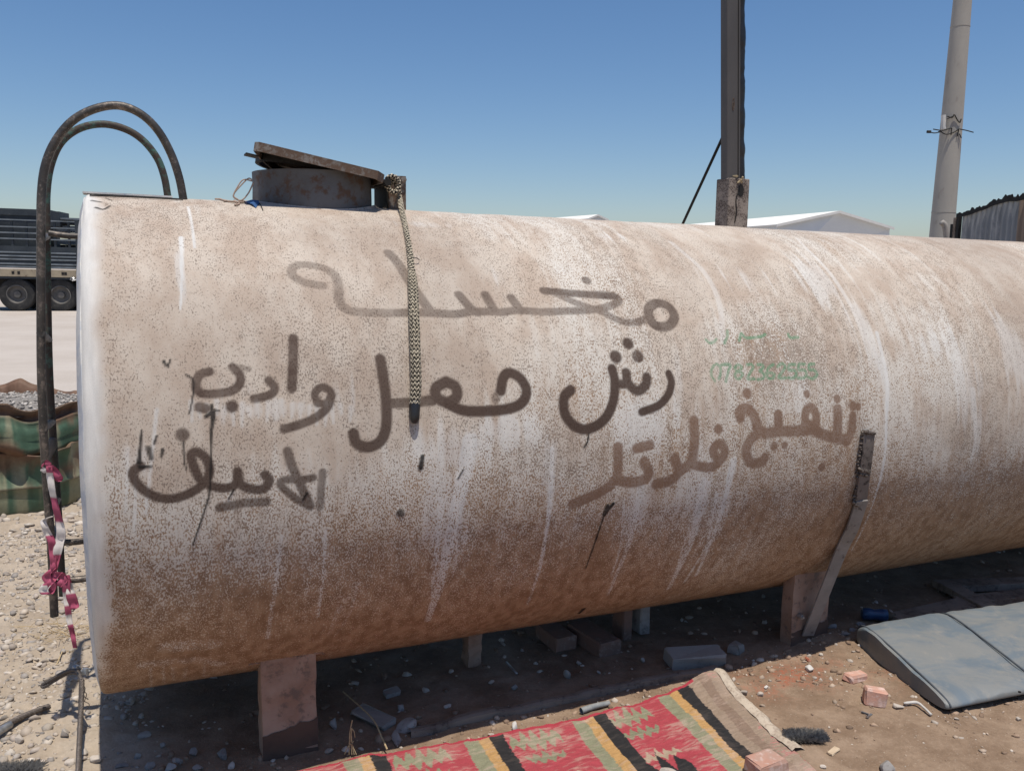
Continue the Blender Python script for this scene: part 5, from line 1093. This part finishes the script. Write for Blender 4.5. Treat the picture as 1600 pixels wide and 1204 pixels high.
for q in ([(1466, 206), (1473, 204), (1480, 202), (1487, 200)], [(1487, 200), (1486, 208), (1486, 211)], [(1480, 182), (1488, 184), (1491, 179), (1496, 188), (1500, 192)], [(1500, 192), (1502, 186)], [(1480, 186), (1490, 181)], [(1498, 202), (1496, 213)], [(1450, 206), (1460, 208), (1470, 206)], [(1458, 202), (1470, 204)], [(1500, 202), (1510, 204), (1521, 207)], [(1499, 209), (1502, 216)], [(1470, 206), (1478, 210), (1490, 207), (1499, 201)]):
    mb.tube(spline([pw(x, y) for x, y in q], 10), .0075, 5)
c = pw(1452, 206); mb.tube([c - [.03, 0, 0], c + [.02, 0, 0]], .02, 6); mb.build('wire_tie', M['dark'], pole)
mb = MB(); c0_ = pw(1474, 180, -.04); c1_ = pw(1474.5, 202, -.04); mb.tube([c0_, c1_], .03, 10); mb.build('pale_clip', M['shed_trim'], pole)
# bent vent pipe near pole
mb = MB(); mb.tube(spline([wp(x, y, 10.6) for x, y in ((1471, 347), (1476, 352), (1478, 362), (1480, 380))], 14), .035, 12); vp = mb.solo('vent_pipe', M['concrete'], 'short bent grey pipe sticking up between pole and corrugated fence', 'pipe', smooth=True)
# corrugated fence
YF = 10.2; fo = thing('metal_fence', wp(1540, 380, YF) * [1, 1, 0], 'dark corrugated metal sheet fence at the right edge', 'fence')
fa, fb = wp(1497, 340, YF), wp(1680, 300, YF - 1.6); fdir = fb - fa; fdir[2] = 0; FL = np.linalg.norm(fdir); fdir /= FL; fnn = np.array([fdir[1], -fdir[0], 0])
ztl, ztr = wp(1497, 336, YF)[2], wp(1600, 309, YF - .95)[2]
def sheet(u0, u1, z0f, mat, amp=.011, pitch=.078, off=0.0):
    n_ = int((u1 - u0) / pitch * 10); rows = [[], []]; bk = [[], []]
    for i in range(n_ + 1):
        u = u0 + (u1 - u0) * i / n_; w_ = amp * 1.3 * math.sin(2 * math.pi * u / pitch); b_ = fa + fdir * u + fnn * (w_ + off); zt_ = z0f(u)
        for L_, o_ in ((rows, 0), (bk, -.002)): L_[0].append(np.array([b_[0], b_[1], .1]) + fnn * o_); L_[1].append(np.array([b_[0], b_[1], zt_]) + fnn * o_)
    mb = MB(); mb.grid(np.array([rows[0], rows[1], bk[1], bk[0]])); return mb.build('corrugated_sheet', mat, fo, smooth=True, angle=50)
ftop = lambda u: ztl + (ztr - ztl) * sst(0, .85, np.array(u)) + .012 * vn(u * 9, 1, 3)
sheet(.06, .42, ftop, M['zinc']); sheet(.405, .96, lambda u: ftop(u) + .015, M['zinc'], off=.006); sheet(.935, FL, lambda u: ftop(u) - .03, M['zinc_brown'], off=.012)
for u, hh, mt in ((-.075, -.10, 'dark'), (-.03, -.03, 'wood'), (.025, .02, 'dark')):
    b_ = fa + fdir * u; mb = MB(); mb.box(np.array([b_[0], b_[1], (ztl + hh) / 2]), np.array([fdir, fnn, [0, 0, 1]]), (.02, .02, (ztl + hh) / 2)); mb.build('fence_post', M[mt], fo)
mb = MB(); n_ = 150; lo_r, hi_r = [], []
for i in range(n_):
    u = FL * i / (n_ - 1); q = fa + fdir * u + fnn * .024; z = float(ftop(u)); e_ = max(0, vn(np.array([u * 40]), np.array([1.0]), 7)[0] - .35) * .075
    lo_r.append([q[0], q[1], z - .035]); hi_r.append([q[0], q[1], z + .004 + e_])
lo_r, hi_r = np.array(lo_r), np.array(hi_r); mb.grid(np.array([lo_r, hi_r, hi_r + fnn * .004, lo_r + fnn * .004])); mb.build('top_felt', M['dark'], fo)
